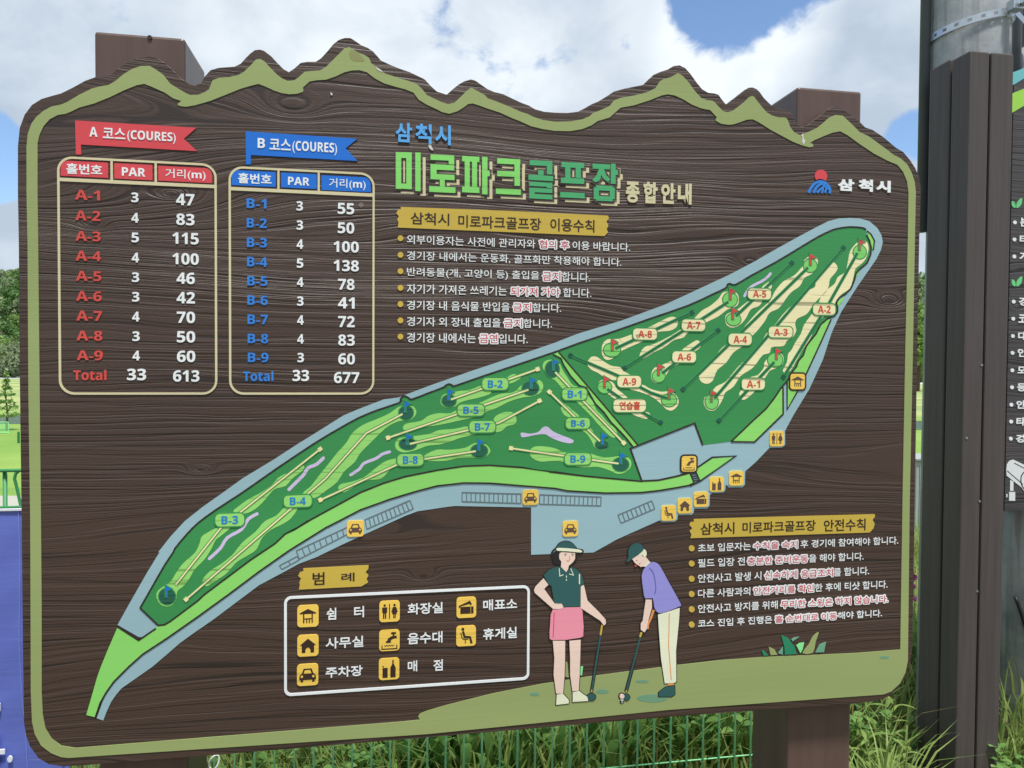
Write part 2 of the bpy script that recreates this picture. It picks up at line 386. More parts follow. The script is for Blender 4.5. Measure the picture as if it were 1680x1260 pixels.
border_o = ([(44, 315), (44, 240), (46, 220), (52, 203), (60, 192), (72, 182), (85, 175), (100, 172), (110, 168), (130, 156), (150, 146), (165, 142), (178, 140), (190, 133), (203, 122), (218, 113), (232, 108.5), (246, 108.5), (257, 115), (268, 123), (280, 138), (295, 147), (305, 153), (312, 156), (325, 156), (335, 152), (343, 147), (349, 132), (360, 128), (375, 127), (390, 124), (400, 118.5),
             (412, 107), (420, 98), (427, 97), (434, 101), (445, 113), (455, 123), (463, 129), (472, 133), (483, 132), (490, 127), (500, 118), (510, 117), (525, 116), (535, 110), (545, 100), (556, 89), (565, 80), (573, 77.5), (580, 82), (588, 87), (597, 90), (605, 95), (610, 105), (620, 112), (632, 121), (650, 127), (670, 133), (685, 139), (693, 147), (700, 156), (712, 162), (725, 168), (735, 171), (745, 169), (755, 160), (765, 150), (773, 144), (782, 149), (795, 156),
             (800, 161.5), (815, 167), (835, 175), (855, 184), (865, 187), (875, 192), (890, 197), (910, 200), (935, 199.5), (955, 196), (967, 191), (972, 186), (985, 181), (1000, 174), (1007, 165), (1018, 161), (1040, 157), (1060, 152), (1075, 145), (1082, 134), (1088, 130), (1100, 127), (1112, 120), (1120, 125), (1130, 136), (1140, 150), (1150, 161), (1160, 164.5)]
            + Z('y', 80, 580, 120, 600, 190, 680, 270, 760, 350, 780, 440, 755, 540, 680, 640, 600, 720, 520, 770, 500, 805, 512, 870, 600, 950, 700, 1020, 780, 1120, 840, 1220, 868, 1330, 872, 1370, 890, 1400, 950, 1430, 1040, 1500, 1130, 1600, 1175)
            + [(1325, 217), (1340, 210), (1350, 202), (1360, 193), (1370, 189), (1382, 190), (1395, 202), (1410, 217), (1425, 224), (1440, 235), (1455, 246), (1465, 254), (1477, 260), (1488, 270), (1495, 283), (1500, 298), (1502, 315),
               (1500.5, 390), (1497.5, 560), (1492, 820), (1489, 1083), (1485, 1103), (1476, 1121), (1462, 1134), (1449, 1139), (1100, 1164), (700, 1204), (112, 1243), (100, 1241.5), (84, 1235), (68, 1223), (57.5, 1204), (53, 1184), (51, 1134), (50.6, 994), (50, 850), (47, 640), (45.7, 400)])
border_i = ([(62, 315), (62, 235), (65, 222), (72, 207), (82, 196), (95, 189), (108, 187), (118, 183), (130, 177), (155, 170), (180, 160), (205, 148), (225, 140), (237, 138), (250, 143), (270, 152), (285, 162), (298, 166), (291, 171), (294, 174), (305, 175.5), (320, 173), (345, 166), (370, 156), (395, 146),
             (412, 141), (424, 138), (435, 142), (450, 149), (462, 153), (475, 155), (488, 154), (497, 151), (498, 148), (497, 144), (508, 134), (520, 132), (535, 131), (550, 126), (565, 119), (577, 116), (590, 115.5), (602, 119), (615, 129), (630, 137), (650, 143), (665, 147), (678, 152), (687, 164), (700, 172), (715, 179), (725, 184), (737, 187), (750, 183), (760, 177), (768, 171), (775, 170), (785, 173), (800, 178.5),
             (820, 185), (840, 194), (855, 200), (870, 207), (890, 212), (910, 215), (935, 215.5), (955, 212), (970, 206), (980, 199), (1000, 193), (1010, 184), (1018, 177), (1040, 173), (1065, 165), (1085, 157), (1095, 155), (1107, 157), (1120, 163), (1135, 172), (1150, 178), (1160, 180)]
            + Z('y', 45, 740, 165, 868, 145, 900, 150, 930, 240, 980, 370, 998, 450, 990, 560, 955, 680, 910, 780, 903, 880, 950, 1100, 1090, 1400, 1250)
            + [(1300, 232.6), (1316, 239), (1328, 242), (1334, 240.7), (1333, 236), (1328, 235), (1336, 230), (1350, 224), (1365, 218), (1378, 215.6), (1390, 222), (1409, 236), (1433, 252), (1455, 263.6), (1472, 270.7), (1481, 282), (1487.6, 297.6), (1490, 316),
               (1489, 390), (1485, 560), (1480.5, 800), (1476.5, 1065.5), (1405, 1071), (1330, 1074.5), (1255, 1077.5), (1180, 1083), (1109, 1091), (963, 1110), (887, 1122), (810, 1137), (734, 1156), (700, 1166), (688.6, 1171), (686, 1175), (689, 1180.5), (660, 1183.5), (125, 1226.7), (120, 1226), (101, 1223), (85.5, 1212), (75, 1195), (70.5, 1172), (68.7, 1134), (68.7, 994), (67.5, 850), (65, 600), (63, 400)])
mb = MB(); mb.prism([toL(border_o), toL(border_i)], .001, -.0016); mb.build('green_border', P['olive'], BOARD)

def part(name, mat, loops_list, lev, parent=BOARD, px=True, split=False):
    """loops_list: list of polygons (each a list of loops). lev = height of the front in mm"""
    if split and len(loops_list) > 1:
        o = [part(name, mat, [l], lev+.012*i, parent, px) for i, l in enumerate(loops_list)]
        return o[0]
    mb = MB()
    for loops in loops_list:
        mb.prism([toL(l) if px else l for l in loops], .0005, -lev/1000)
    return mb.build(name, mat, parent)

# ---- course tables
def course_table(o, data, ox, mats):
    u0, z0, u1, z1 = o['frame']
    th = .0052
    mb = MB()
    ro = rrect(u0, z0, u1, z1, .034, 7); ri = rrect(u0+th, z0+th, u1-th, z1-th, .029, 7)
    mb.prism([ro, ri], .0005, -.0022)
    s0, s1 = o['sep']
    mb.prism([[(u0+th*.8, s0), (u1-th*.8, s0), (u1-th*.8, s1), (u0+th*.8, s1)]], .0005, -.0021)
    for d in o['div']: mb.prism([[(d-th/2, s1-.001), (d+th/2, s1-.001), (d+th/2, z1-th*.7), (d-th/2, z1-th*.7)]], .0005, -.0020)
    T = mb.build('course_table', P['frame'], BOARD)
    for i, c in enumerate(o['cells']):
        mb = MB(); mb.prism([rrect(*c, .016, 5, corners={0: 'b', 1: '', 2: 'a'}[i])], .0005, -.002); mb.build('header_cell', mats[0], T)
    for s, b in zip(('홀번호', 'PAR', '거리(m)'), o['htxt']):
        mb = MB(); text(mb, s, b, .022, y1=-.0028); mb.build('header_lettering', P['white'], T)
    mb = MB(); mb.prism([toL(o['flag'])], .0005, -.002); mb.build('course_flag', mats[0], T)
    mb = MB()
    for s, b in o['ftxt']: text(mb, s, b, .016, y1=-.0032)
    mb.build('flag_lettering', P['white'], T)
    for i, (nm, par, dist) in enumerate(data):
        fr = i/9
        for j, s in enumerate((nm, par, dist)):
            xa, xb, yc, h = ox(i, j, s); m_ = MB()
            text(m_, s, crect(xa, yc-h/2, xb, yc+h/2),   .026, y1=-.0018)
            m_.build('hole_name' if j == 0 else 'hole_value', mats[1] if j == 0 else P['white'], T)
def fr(l, t, r, b): return (l, b, r, t)
A = dict(
    frame=((L(94, 300)[0]+L(97.4, 620)[0])/2, L(225, 647.4)[1], (L(355, 310)[0]+L(357.7, 620)[0])/2, L(105, 256.6)[1]),
    sep=(L(96.5, 297.3)[1], L(96.5, 291.6)[1]), div=[L(183.6, 275)[0], L(255.8, 280)[0]],
    cells=[lrect(*Z('t', 210, 438)[0], *Z('t', 618, 570)[0]), lrect(*Z('t', 672, 461)[0], *Z('t', 1000, 594)[0]), lrect(*Z('t', 1050, 484)[0], *Z('t', 1513, 612)[0])],
    htxt=[lrect(*Z('t', 260, 462)[0], *Z('t', 568, 552)[0]), lrect(*Z('t', 738, 497)[0], *Z('t', 940, 570)[0]), lrect(*Z('t', 1113, 508)[0], *Z('t', 1458, 600)[0])],
    flag=Z('q', 495, 792, 1290, 840, 1208, 912, 1295, 993, 533, 950, 535, 1015, 500, 1015),
    ftxt=[('A', lrect(*Z('q', 590, 835)[0], *Z('q', 642, 898)[0])), ('코스', lrect(*Z('q', 678, 838)[0], *Z('q', 825, 908)[0])), ('(COURES)', lrect(*Z('q', 838, 855)[0], *Z('q', 1155, 932)[0]))])
B = dict(
    frame=((L(374.4, 310)[0]+L(377, 620)[0])/2, L(500, 647.4)[1], (L(613.9, 300)[0]+L(615, 600)[0])/2, L(386, 272.8)[1]),
    sep=(L(378, 312.4)[1], L(378, 306.8)[1]), div=[L(457, 292)[0], L(523, 296)[0]],
    cells=[lrect(*Z('u', 107, 415)[0], *Z('u', 485, 545)[0]), lrect(*Z('u', 532, 437)[0], *Z('u', 838, 565)[0]), lrect(*Z('u', 880, 460)[0], *Z('u', 1303, 587)[0])],
    htxt=[lrect(*Z('u', 163, 440)[0], *Z('u', 450, 528)[0]), lrect(*Z('u', 592, 474)[0], *Z('u', 777, 543)[0]), lrect(*Z('u', 945, 485)[0], *Z('u', 1260, 577)[0])],
    flag=Z('r', 13, 863, 745, 912, 668, 975, 747, 1058, 47, 1018, 47, 1080, 15, 1080),
    ftxt=[('B', lrect(*Z('r', 92, 908)[0], *Z('r', 140, 972)[0])), ('코스', lrect(*Z('r', 170, 910)[0], *Z('r', 310, 982)[0])), ('(COURES)', lrect(*Z('r', 320, 925)[0], *Z('r', 612, 1008)[0]))])
def colA(i, j, s):
    f = i/9
    if j == 0:
        y = (320.2, 354, 387.6, 420, 453, 486, 518.2, 550.8, 583, 615.3)[i]
        return (123.4+3.1*f, 164.4+5.2*f, y, 16.2) if i < 9 else (120.6, 175, y, 17)
    if j == 1:
        y = (324, 357.4, 389.8, 422.6, 454.8, 487, 519.4, 551.6, 583.4, 614.4)[i]; c = 221.6+2.4*f
        return (c-6, c+6, y, 16) if i < 9 else (208.6, 240, y, 19)
    y = (327.6, 360.2, 391.4, 424.8, 456.6, 488.4, 520.6, 552.6, 584.6, 616.8)[i]; c = 304.2+1.6*f; w = 15 if len(s) == 2 else 21.6
    return (c-w, c+w, y, 18.8)
def colB(i, j, s):
    f = i/9
    if j == 0:
        y = (334, 366, 398, 429.6, 461, 492.6, 524, 555.4, 586.4, 617)[i]
        return (404.8+2.2*f, 437.4+3.6*f, y, 15.6) if i < 9 else (399, 448.8, y, 16.5)
    if j == 1:
        y = (338, 369.4, 400.6, 431.8, 462.8, 494, 525, 556, 586.6, 616)[i]; c = 491.8+1.8*f
        return (c-5.4, c+5.4, y, 15.4) if i < 9 else (480, 507.2, y, 18.4)
    y = (342.4, 374, 405, 436, 466.6, 497, 527.6, 558, 588.8, 619.4)[i]; c = 567.6+1.2*f; w = 13.6 if len(s) == 2 else 20.8
    return (c-w, c+w, y, 18.2)
dA = [('A-%d' % (i+1), p, d) for i, (p, d) in enumerate(zip('345433434', ('47', '83', '115', '100', '46', '42', '70', '50', '60')))] + [('Total', '33', '613')]
dA = [('A-1', '3', '47'), ('A-2', '4', '83'), ('A-3', '5', '115'), ('A-4', '4', '100'), ('A-5', '3', '46'), ('A-6', '3', '42'), ('A-7', '4', '70'), ('A-8', '3', '50'), ('A-9', '4', '60'), ('Total', '33', '613')]
dB = [('B-1', '3', '55'), ('B-2', '3', '50'), ('B-3', '4', '100'), ('B-4', '5', '138'), ('B-5', '4', '78'), ('B-6', '3', '41'), ('B-7', '4', '72'), ('B-8', '4', '83'), ('B-9', '3', '60'), ('Total', '33', '677')]
course_table(A, dA, colA, (P['red'], P['redtext']))
course_table(B, dB, colB, (P['blue'], P['bluetext']))

# ---- title
def title():
    g1, g2 = [], []
    def q(lst, x0, y0, x1, y1): lst.append((x0, y0, x1, y1))
    for b in ((77, 280, 113, 520), (146, 281, 182, 522), (113, 280, 146, 318), (113, 485, 146, 520), (205, 282, 240, 535),
              (305, 295, 460, 330), (424, 330, 460, 360), (305, 358, 460, 393), (305, 393, 345, 424), (305, 422, 462, 457), (366, 457, 398, 505), (296, 502, 468, 540),
              (512, 305, 625, 340), (529, 340, 562, 507), (577, 340, 610, 507), (512, 505, 625, 543), (643, 310, 678, 556), (678, 400, 693, 438),
              (742, 320, 893, 355), (855, 355, 891, 500), (742, 402, 856, 437), (733, 518, 897, 553)): q(g1, *b)
    for b in ((955, 332, 1103, 365), (1068, 365, 1103, 425), (1010, 398, 1046, 430), (947, 428, 1108, 462), (952, 473, 1103, 501), (1068, 500, 1103, 515), (952, 513, 1103, 541), (952, 541, 988, 555), (952, 553, 1103, 583),
              (1163, 345, 1312, 378), (1188, 378, 1222, 448), (1256, 378, 1290, 448), (1160, 446, 1312, 482), (1155, 541, 1315, 576),
              (1367, 355, 1482, 388), (1487, 355, 1518, 487), (1518, 395, 1533, 430),
              (1390, 497, 1498, 530), (1375, 510, 1408, 588), (1480, 510, 1512, 588), (1390, 566, 1498, 598)): q(g2, *b)
    zx = [(1410, 386, 1440, 386, 1412, 468, 1384, 478, 1365, 462, 1395, 430), (1412, 386, 1440, 386, 1455, 430, 1482, 455, 1470, 478, 1432, 448)]
    SL = .050
    def rects(mb, lst, dx, dy, ex, y1):
        for x0, y0, x1, y1_ in lst:
            P_ = [(x0-ex, y0-ex), (x1+ex, y0-ex), (x1+ex, y1_+ex), (x0-ex, y1_+ex)]
            pts = [(x+dx, y+dy+SL*(x-x0)) for x, y in P_]
            mb.prism([toL(Z('n', *[c for p in pts for c in p]))], .0005, y1)
    def polys(mb, dx, dy, ex, y1):
        for pl in zx:
            cx = sum(pl[::2])/6; cy = sum(pl[1::2])/6
            pts = [(x+dx+ex*(1 if x > cx else -1), y+dy+ex*(1 if y > cy else -1)) for x, y in zip(pl[::2], pl[1::2])]
            mb.prism([toL(Z('n', *[c for p in pts for c in p]))], .0005, y1)
    sh = MB(); rects(sh, g1+g2, 33, 29, 0, -.0003); polys(sh, 33, 29, 0, -.0003)
    S = sh.build('title_shadow', P['frame'], BOARD)
    gp = MB(); rects(gp, g1+g2, 3, 3, 11, -.0012); polys(gp, 3, 3, 11, -.0012); gp.build('title_gap', LINEB, S)
    a = MB(); rects(a, g1, 0, 0, 0, -.0025); a.build('title_lettering', P['title1'], BOARD)
    a = MB(); rects(a, g2, 0, 0, 0, -.0025); polys(a, 0, 0, 0, -.0025); a.build('title_lettering', P['title2'], BOARD)
LINEB = paint('title gap brown', (74, 62, 58), bump=.6, rough=.5)
title()
mb = MB()
for s, b in (('삼', (75, 84, 184, 216)), ('척', (205, 92, 312, 226)), ('시', (334, 100, 438, 234))): text(mb, s, lrect(*Z('n', *b[:2])[0], *Z('n', b[2], b[3]-4)[0]), .03, y1=-.0032)
mb.build('city_lettering', P['titleblue'], BOARD)
mb = MB()
for s, b in (('종', (85, 380, 157, 492)), ('합', (178, 382, 253, 496)), ('안', (272, 388, 347, 498)), ('내', (360, 390, 433, 501))): text(mb, s, lrect(*Z('p', *b[:2])[0], *Z('p', *b[2:])[0]), .04, y1=-.003)
mb.build('subtitle_lettering', P['frame'], BOARD)

# ---- rule lists
def brush_strip(pts, words):
    S = part('heading_strip', P['strip'], [[pts]], 1.8)
    for s, b, z in words:
        mb = MB(); text(mb, s, lrect(*Z(z, *b[:2])[0], *Z(z, *b[2:])[0]), .014, y1=-.0024); mb.build('heading_lettering', P['pictk'], S)
brush_strip(Z('n', 110, 638, 800, 664, 1470, 696, 1475, 716, 1458, 734, 1472, 760, 1460, 785, 1470, 805, 1445, 830, 90, 774, 95, 742, 86, 718, 98, 700, 80, 680, 92, 658, 110, 655),
            [('삼척시', (175, 672, 428, 752), 'n'), ('미로파크골프장', (487, 690, 1030, 772), 'n'), ('이용수칙', (1090, 712, 1380, 796), 'n')])
brush_strip(Z('l', 232, 126, 800, 110, 1418, 94, 1420, 110, 1404, 130, 1418, 156, 1410, 186, 1385, 214, 210, 251, 216, 226, 205, 206, 222, 186, 203, 166, 210, 146, 232, 144),
            [('삼척시', (275, 152, 497, 230), 'l'), ('미로파크골프장', (550, 146, 1030, 218), 'l'), ('안전수칙', (1083, 130, 1357, 208), 'l')])
brush_strip(Z('i', 182, 123, 400, 112, 590, 103, 590, 124, 571, 148, 590, 165, 578, 190, 588, 211, 545, 236, 155, 256, 160, 226, 158, 208, 168, 186, 150, 170, 160, 148, 184, 141),
            [('범', (240, 149, 315, 228), 'i'), ('례', (420, 152, 503, 206), 'i')])
def rule_lines(z, lines, xl, bx):
    for yt, yb, by, segs in lines:
        r = MB(); h = MB(); T = None
        p0 = Z(z, xl, yt)[0]; p1 = Z(z, xl, yb)[0]
        z1, z0 = L(*p0)[1], L(*p1)[1]
        for s, xa, xb, red in segs:
            ym = (p0[1]+p1[1])/2
            b = (L(Z(z, xa, 0)[0][0], ym)[0], z0, L(Z(z, xb, 0)[0][0], ym)[0], z1)
            if red:
                g = .0022; b = (b[0]+g, b[1]+g*.4, b[2]-g, b[3]-g*.4)
                text(r, s, b, .003, y1=-.0019, halo=(h, .0033, -.0014))
            else:
                w = MB(); text(w, s, b, .006, y1=-.0014); o = w.build('rule_words' if T else 'rule_line', P['white'], T or BOARD); T = T or o
        mb = MB(); mb.prism([toL(Z(z, *[c for p in ell(bx, by, 19, 19) for c in p]))], .0005, -.002); mb.build('bullet', P['strip'], T)
        if r.v: h.build('warning_halo', P['white'], T); r.build('warning_words', P['warn'], T)
rule_lines('o', [
    (61, 121, 84, [('외부이용자는 사전에 관리자와', 150, 993, 0), ('협의 후', 1014, 1218, 1), ('이용 바랍니다.', 1237, 1615, 0)]),
    (167, 228, 193, [('경기장 내에서는 운동화, 골프화만 착용해야 합니다.', 150, 1557, 0)]),
    (274, 340, 300, [('반려동물(개, 고양이 등) 출입을', 150, 1018, 0), ('금지', 1036, 1162, 1), ('합니다.', 1166, 1352, 0)]),
    (383, 446, 409, [('자기가 가져온 쓰레기는', 150, 805, 0), ('되가져 가야', 828, 1156, 1), ('합니다.', 1175, 1360, 0)]),
    (491, 552, 516, [('경기장 내 음식물 반입을', 150, 825, 0), ('금지', 842, 970, 1), ('합니다.', 975, 1162, 0)]),
    (598, 659, 623, [('경기자 외 장내 출입을', 150, 765, 0), ('금지', 783, 911, 1), ('합니다.', 916, 1102, 0)]),
    (703, 767, 729, [('경기장 내에서는', 150, 602, 0), ('금연', 621, 750, 1), ('입니다.', 754, 943, 0)])], 150, 108)
rule_lines('l', [
    (290, 343, 318, [('초보 입문자는', 260, 605, 0), ('수칙을 숙지', 619, 916, 1), ('후 경기에 참여해야 합니다.', 932, 1572, 0)]),
    (389, 443, 418, [('필드 입장 전', 260, 567, 0), ('충분한 준비운동', 580, 984, 1), ('을 해야 합니다.', 987, 1345, 0)]),
    (489, 545, 518, [('안전사고 발생 시', 260, 675, 0), ('신속하게 응급조치', 692, 1147, 1), ('를 합니다.', 1149, 1381, 0)]),
    (589, 643, 618, [('다른 사람과의', 260, 602, 0), ('안전거리를 확인', 620, 1022, 1), ('한 후에 티샷 합니다.', 1026, 1502, 0)]),
    (689, 743, 718, [('안전사고 방지를 위해', 260, 782, 0), ('무리한 스윙은 하지 않습니다.', 799, 1508, 1)]),
    (788, 838, 818, [('코스 진입 후 진행은', 260, 745, 0), ('홀 순번대로 이동', 761, 1173, 1), ('해야 합니다.', 1177, 1465, 0)])], 260, 218)

# ---- city emblem
cut = [(x, y) for x, y in ell(380, 200, 106, 108, 40) if y < 262]
i0 = max(range(len(cut)), key=lambda i: math.hypot(cut[i][0]-cut[i-1][0], cut[i][1]-cut[i-1][1]))
cut = cut[i0:]+cut[:i0]+[(300, 268), (340, 252), (385, 250), (430, 266), (462, 282)][(0 if cut[i0-1][0] < cut[i0][0] else 0):][::1]
s_ = cut[-6][0]
if s_ > 380: cut = cut[:-5]+cut[-5:][::-1]
E_ = part('emblem_sun', P['red'], [[Z('w', *[c for p in cut for c in p])]], 2.4)
arcs = [((170, 490), (215, 400), (280, 325), (360, 295), (430, 305), (490, 350), (535, 420), (530, 500)), ((255, 490), (300, 400), (360, 345), (420, 330)), ((312, 490), (370, 430), (430, 385)), ((395, 495), (415, 430), (432, 340)), ((452, 490), (472, 420), (490, 360)), ((430, 335), (470, 400), (535, 440))]
part('emblem_hills', P['bluetext'], [ribbon(smooth(Z('w', *[c for p in a for c in p]), 4, False), w) for a, w in zip(arcs, (4.2, 4.2, 3.4, 3, 3, 2.4))], 2.2)
mb = MB()
for s, b in (('삼', (668, 245, 950, 450)), ('척', (1024, 252, 1272, 462)), ('시', (1325, 272, 1578, 474))): text(mb, s, lrect(*Z('w', *b[:2])[0], *Z('w', *b[2:])[0]), .05, y1=-.003)
mb.build('emblem_lettering', P['white'], BOARD)

# ---- course map
path = (Z('h', 235, 1192, 278, 1207, 300, 1150, 330, 1085, 365, 1035, 400, 995, 500, 925, 600, 855, 700, 770, 780, 700, 870, 635, 1000, 545, 1100, 470, 1200, 395, 1300, 320, 1450, 240, 1560, 180)
        + [(520, 913.5), (560, 894)] + Z('f', 950, 1235, 1280, 1085, 1390, 1043, 1660, 1003) + Z('j', 270, 360, 765, 370, 765, 680, 1175, 665, 1330, 578, 1590, 462)
        + Z('v', 20, 1190, 60, 1225, 270, 1222, 325, 1180, 335, 1105, 560, 1100, 605, 1065, 615, 995, 830, 992, 880, 940, 885, 760, 920, 725, 1100, 720, 1150, 680, 1158, 585, 1180, 585, 1215, 628, 1440, 626, 1490, 575, 1493, 350, 1680, 185)
        + Z('c', 640, 918, 750, 915, 776, 890, 775, 770, 845, 640, 985, 410, 1100, 160) + Z('b', 1170, 1100, 1190, 1050, 1260, 900, 1400, 680, 1560, 450, 1600, 370, 1617, 300, 1605, 240, 1570, 180, 1500, 120, 1420, 98, 1330, 93, 1240, 97, 1150, 120, 1050, 170, 900, 250, 700, 360, 500, 475, 300, 580, 150, 650)
        + Z('a', 800, 0, 500, 110, 200, 200) + Z('d', 1450, 10, 1100, 130, 800, 230, 500, 335, 250, 430) + Z('f', 1100, 80, 880, 165, 750, 220, 560, 340, 350, 470, 150, 600) + Z('g', 830, 130, 650, 260, 480, 380, 330, 500, 210, 630, 100, 770) + Z('h', 650, 100, 570, 230, 450, 440, 372, 580)
        + Z('h', 512, 660, 700, 660, 560, 760, 470, 830, 350, 955, 290, 1040))
MAP = part('course_map', P['path'], [[path]], 1.0)
dg_up = (Z('h', 521, 468, 600, 330, 680, 190, 740, 100) + Z('g', 250, 730, 350, 610, 450, 510, 600, 400, 800, 270, 945, 170) + Z('f', 200, 660, 500, 460, 700, 340, 880, 240, 1050, 170, 1235, 107, 1245, 75, 1268, 52, 1295, 55, 1320, 70, 1345, 78)
         + Z('d', 480, 395, 600, 350, 610, 338, 640, 326, 665, 338, 690, 338, 900, 265, 1200, 165, 1400, 97) + Z('d', 1480, 70) + Z('a', 200, 267, 400, 200, 700, 95, 960, 5) + Z('b', 150, 750, 265, 695, 278, 668, 300, 657, 345, 668, 480, 590, 700, 470, 900, 350, 1050, 260, 1150, 210, 1220, 185, 1330, 170, 1440, 178, 1470, 195))
dg_right = Z('b', 1475, 240, 1500, 290, 1515, 350, 1510, 410, 1480, 480, 1420, 530, 1385, 570, 1370, 630, 1340, 700, 1290, 750, 1240, 780, 1215, 820, 1225, 860, 1225, 900, 1200, 935, 1140, 960, 1080, 1010, 1040, 1090, 990, 1150, 960, 1190) + Z('c', 950, 60, 930, 120, 890, 165, 870, 220, 820, 280, 800, 330, 740, 400, 680, 490, 610, 580, 500, 680, 310, 862)
dg_bot = Z('a', 1060, 966, 1005, 815, 562, 990, 642, 1216)
dg_low = Z('e', 1270, 1190) + Z('a', 250, 1180, 0, 1150) + Z('d', 1450, 1000, 1200, 965, 950, 948, 750, 955, 550, 985, 300, 1035) + Z('f', 1100, 800, 900, 880, 700, 990, 480, 1110, 330, 1200) + Z('g', 1400, 490, 1200, 605, 1110, 690, 900, 830, 700, 980, 500, 1130) + Z('h', 900, 420, 720, 555, 680, 578, 640, 582)
dark = dg_up+dg_right+dg_bot+dg_low
ROUGH = part('rough_green', P['green'], [[dark]], 1.6, MAP)
lb_low = Z('h', 228, 1185, 260, 1090, 300, 1020, 350, 950, 450, 850, 540, 770, 700, 665, 900, 525, 1100, 380, 1300, 230, 1500, 90) + Z('g', 1560, 545) + Z('f', 620, 1175, 900, 1030, 1150, 940, 1400, 865) + Z('d', 550, 1105, 750, 1083, 950, 1085, 1200, 1105, 1450, 1125) + Z('j', 1000, 260, 1250, 275, 1480, 272) + Z('v', 0, 680, 300, 630, 520, 590, 605, 550)
band = lb_low + Z('v', 535, 372, 330, 425, 0, 510) + [(1066, 788), (1052, 788)] + dg_low + Z('h', 620, 602, 512, 680, 372, 597, 310, 740, 265, 850, 240, 920, 200, 1060, 168, 1170)
lime = [[band], [Z('v', 640, 380, 660, 300, 930, 128, 1275, 106, 712, 512)],
        [Z('c', 800, 325, 870, 222, 895, 165, 935, 120, 955, 60, 992, 0, 1085, 0, 955, 280, 880, 430, 792, 580, 792, 335)],
        [Z('c', 312, 862, 505, 678, 612, 580, 682, 490, 742, 400, 755, 390, 756, 625, 510, 863)],
        [Z('b', 985, 1175, 1040, 1095, 1082, 1012, 1142, 965, 1170, 965, 1080, 1155)],
        [Z('b', 1478, 212, 1510, 235, 1540, 285, 1532, 365, 1517, 355, 1500, 285)], [Z('b', 1216, 826, 1285, 765, 1275, 800, 1230, 855)], [Z('b', 1372, 612, 1390, 572, 1424, 530, 1412, 560, 1380, 612)],
        [Z('a', 30, 342, 68, 326, 615, 967, 580, 978, 540, 925, 490, 870, 430, 810, 380, 740, 320, 680, 280, 610, 258, 570, 210, 555, 150, 490, 100, 410, 85, 370)]]
part('verge_green', P['lime'], lime, 1.9, MAP, split=True)
outl = [(smooth(dg_up, 2, False), 2.6, False), (dg_right, 2.4, False), (dg_bot, 2.6, False), ([dg_bot[-1]]+dg_low+[dg_up[0]], 2.6, False), (lb_low[:], 2.6, False), (Z('h', 372, 590, 512, 680, 625, 602), 2.6, False),
        (Z('v', 530, 372, 330, 428, 0, 500)+[(1052, 789)], 2.8, False), (Z('v', 650, 295, 925, 105, 1330, 82, 712, 516, 540, 598), 2.4, False), (Z('v', 540, 375, 612, 548), 2, False), (Z('v', 645, 360, 712, 512), 2, False),
        (Z('a', 68, 326, 615, 967), 2.2, False), (Z('a', 30, 342, 85, 370, 100, 410, 150, 490, 210, 555, 258, 570, 280, 610, 320, 680, 380, 740, 430, 810, 490, 870, 540, 925, 580, 978), 2.2, False),
        (Z('c', 310, 863, 510, 866, 757, 625, 756, 395), 2.4, False), (Z('c', 792, 335, 792, 585, 880, 430, 955, 280, 1085, 0) + Z('b', 1170, 965), 2.2, False), (Z('b', 1478, 205, 1512, 232, 1543, 290, 1532, 370), 2, False)]
for i in range(4): outl.append((Z('v', 556+16*i, 398+38*i, 655+15*i, 384+38*i), 1.6, False))
part('outline_line', LINE, [ribbon(p, w) for p, w, c in outl], 2.5, MAP, split=True)
def quad(z, c, nx, w=1.5):
    """parking bay ladder: corners a,b,c,d of the strip and number of bays"""
    a, b, cc, d = Z(z, *c)
    out = []
    for i in range(nx+1):
        f = i/nx; p = (a[0]+(b[0]-a[0])*f, a[1]+(b[1]-a[1])*f); q = (d[0]+(cc[0]-d[0])*f, d[1]+(cc[1]-d[1])*f); out.append(ribbon([p, q], w))
    return out+[ribbon([a, b], w*1.15), ribbon([d, cc], w*1.15)]
for q_ in (quad('j', (312, 270, 698, 280, 698, 342, 312, 330), 13), quad('j', (822, 285, 1224, 300, 1222, 358, 820, 347), 14), quad('j', (1335, 418, 1556, 325, 1576, 378, 1354, 472), 8)
       , quad('f', (938, 1115, 1325, 948, 1355, 1020, 955, 1195), 11), quad('g', (1292, 752, 1740, 545, 1750, 600, 1320, 822), 9), quad('g', (1148, 880, 1300, 800, 1318, 830, 1168, 912), 2)): part('parking_bays', P['bay'], q_, 1.7, MAP)

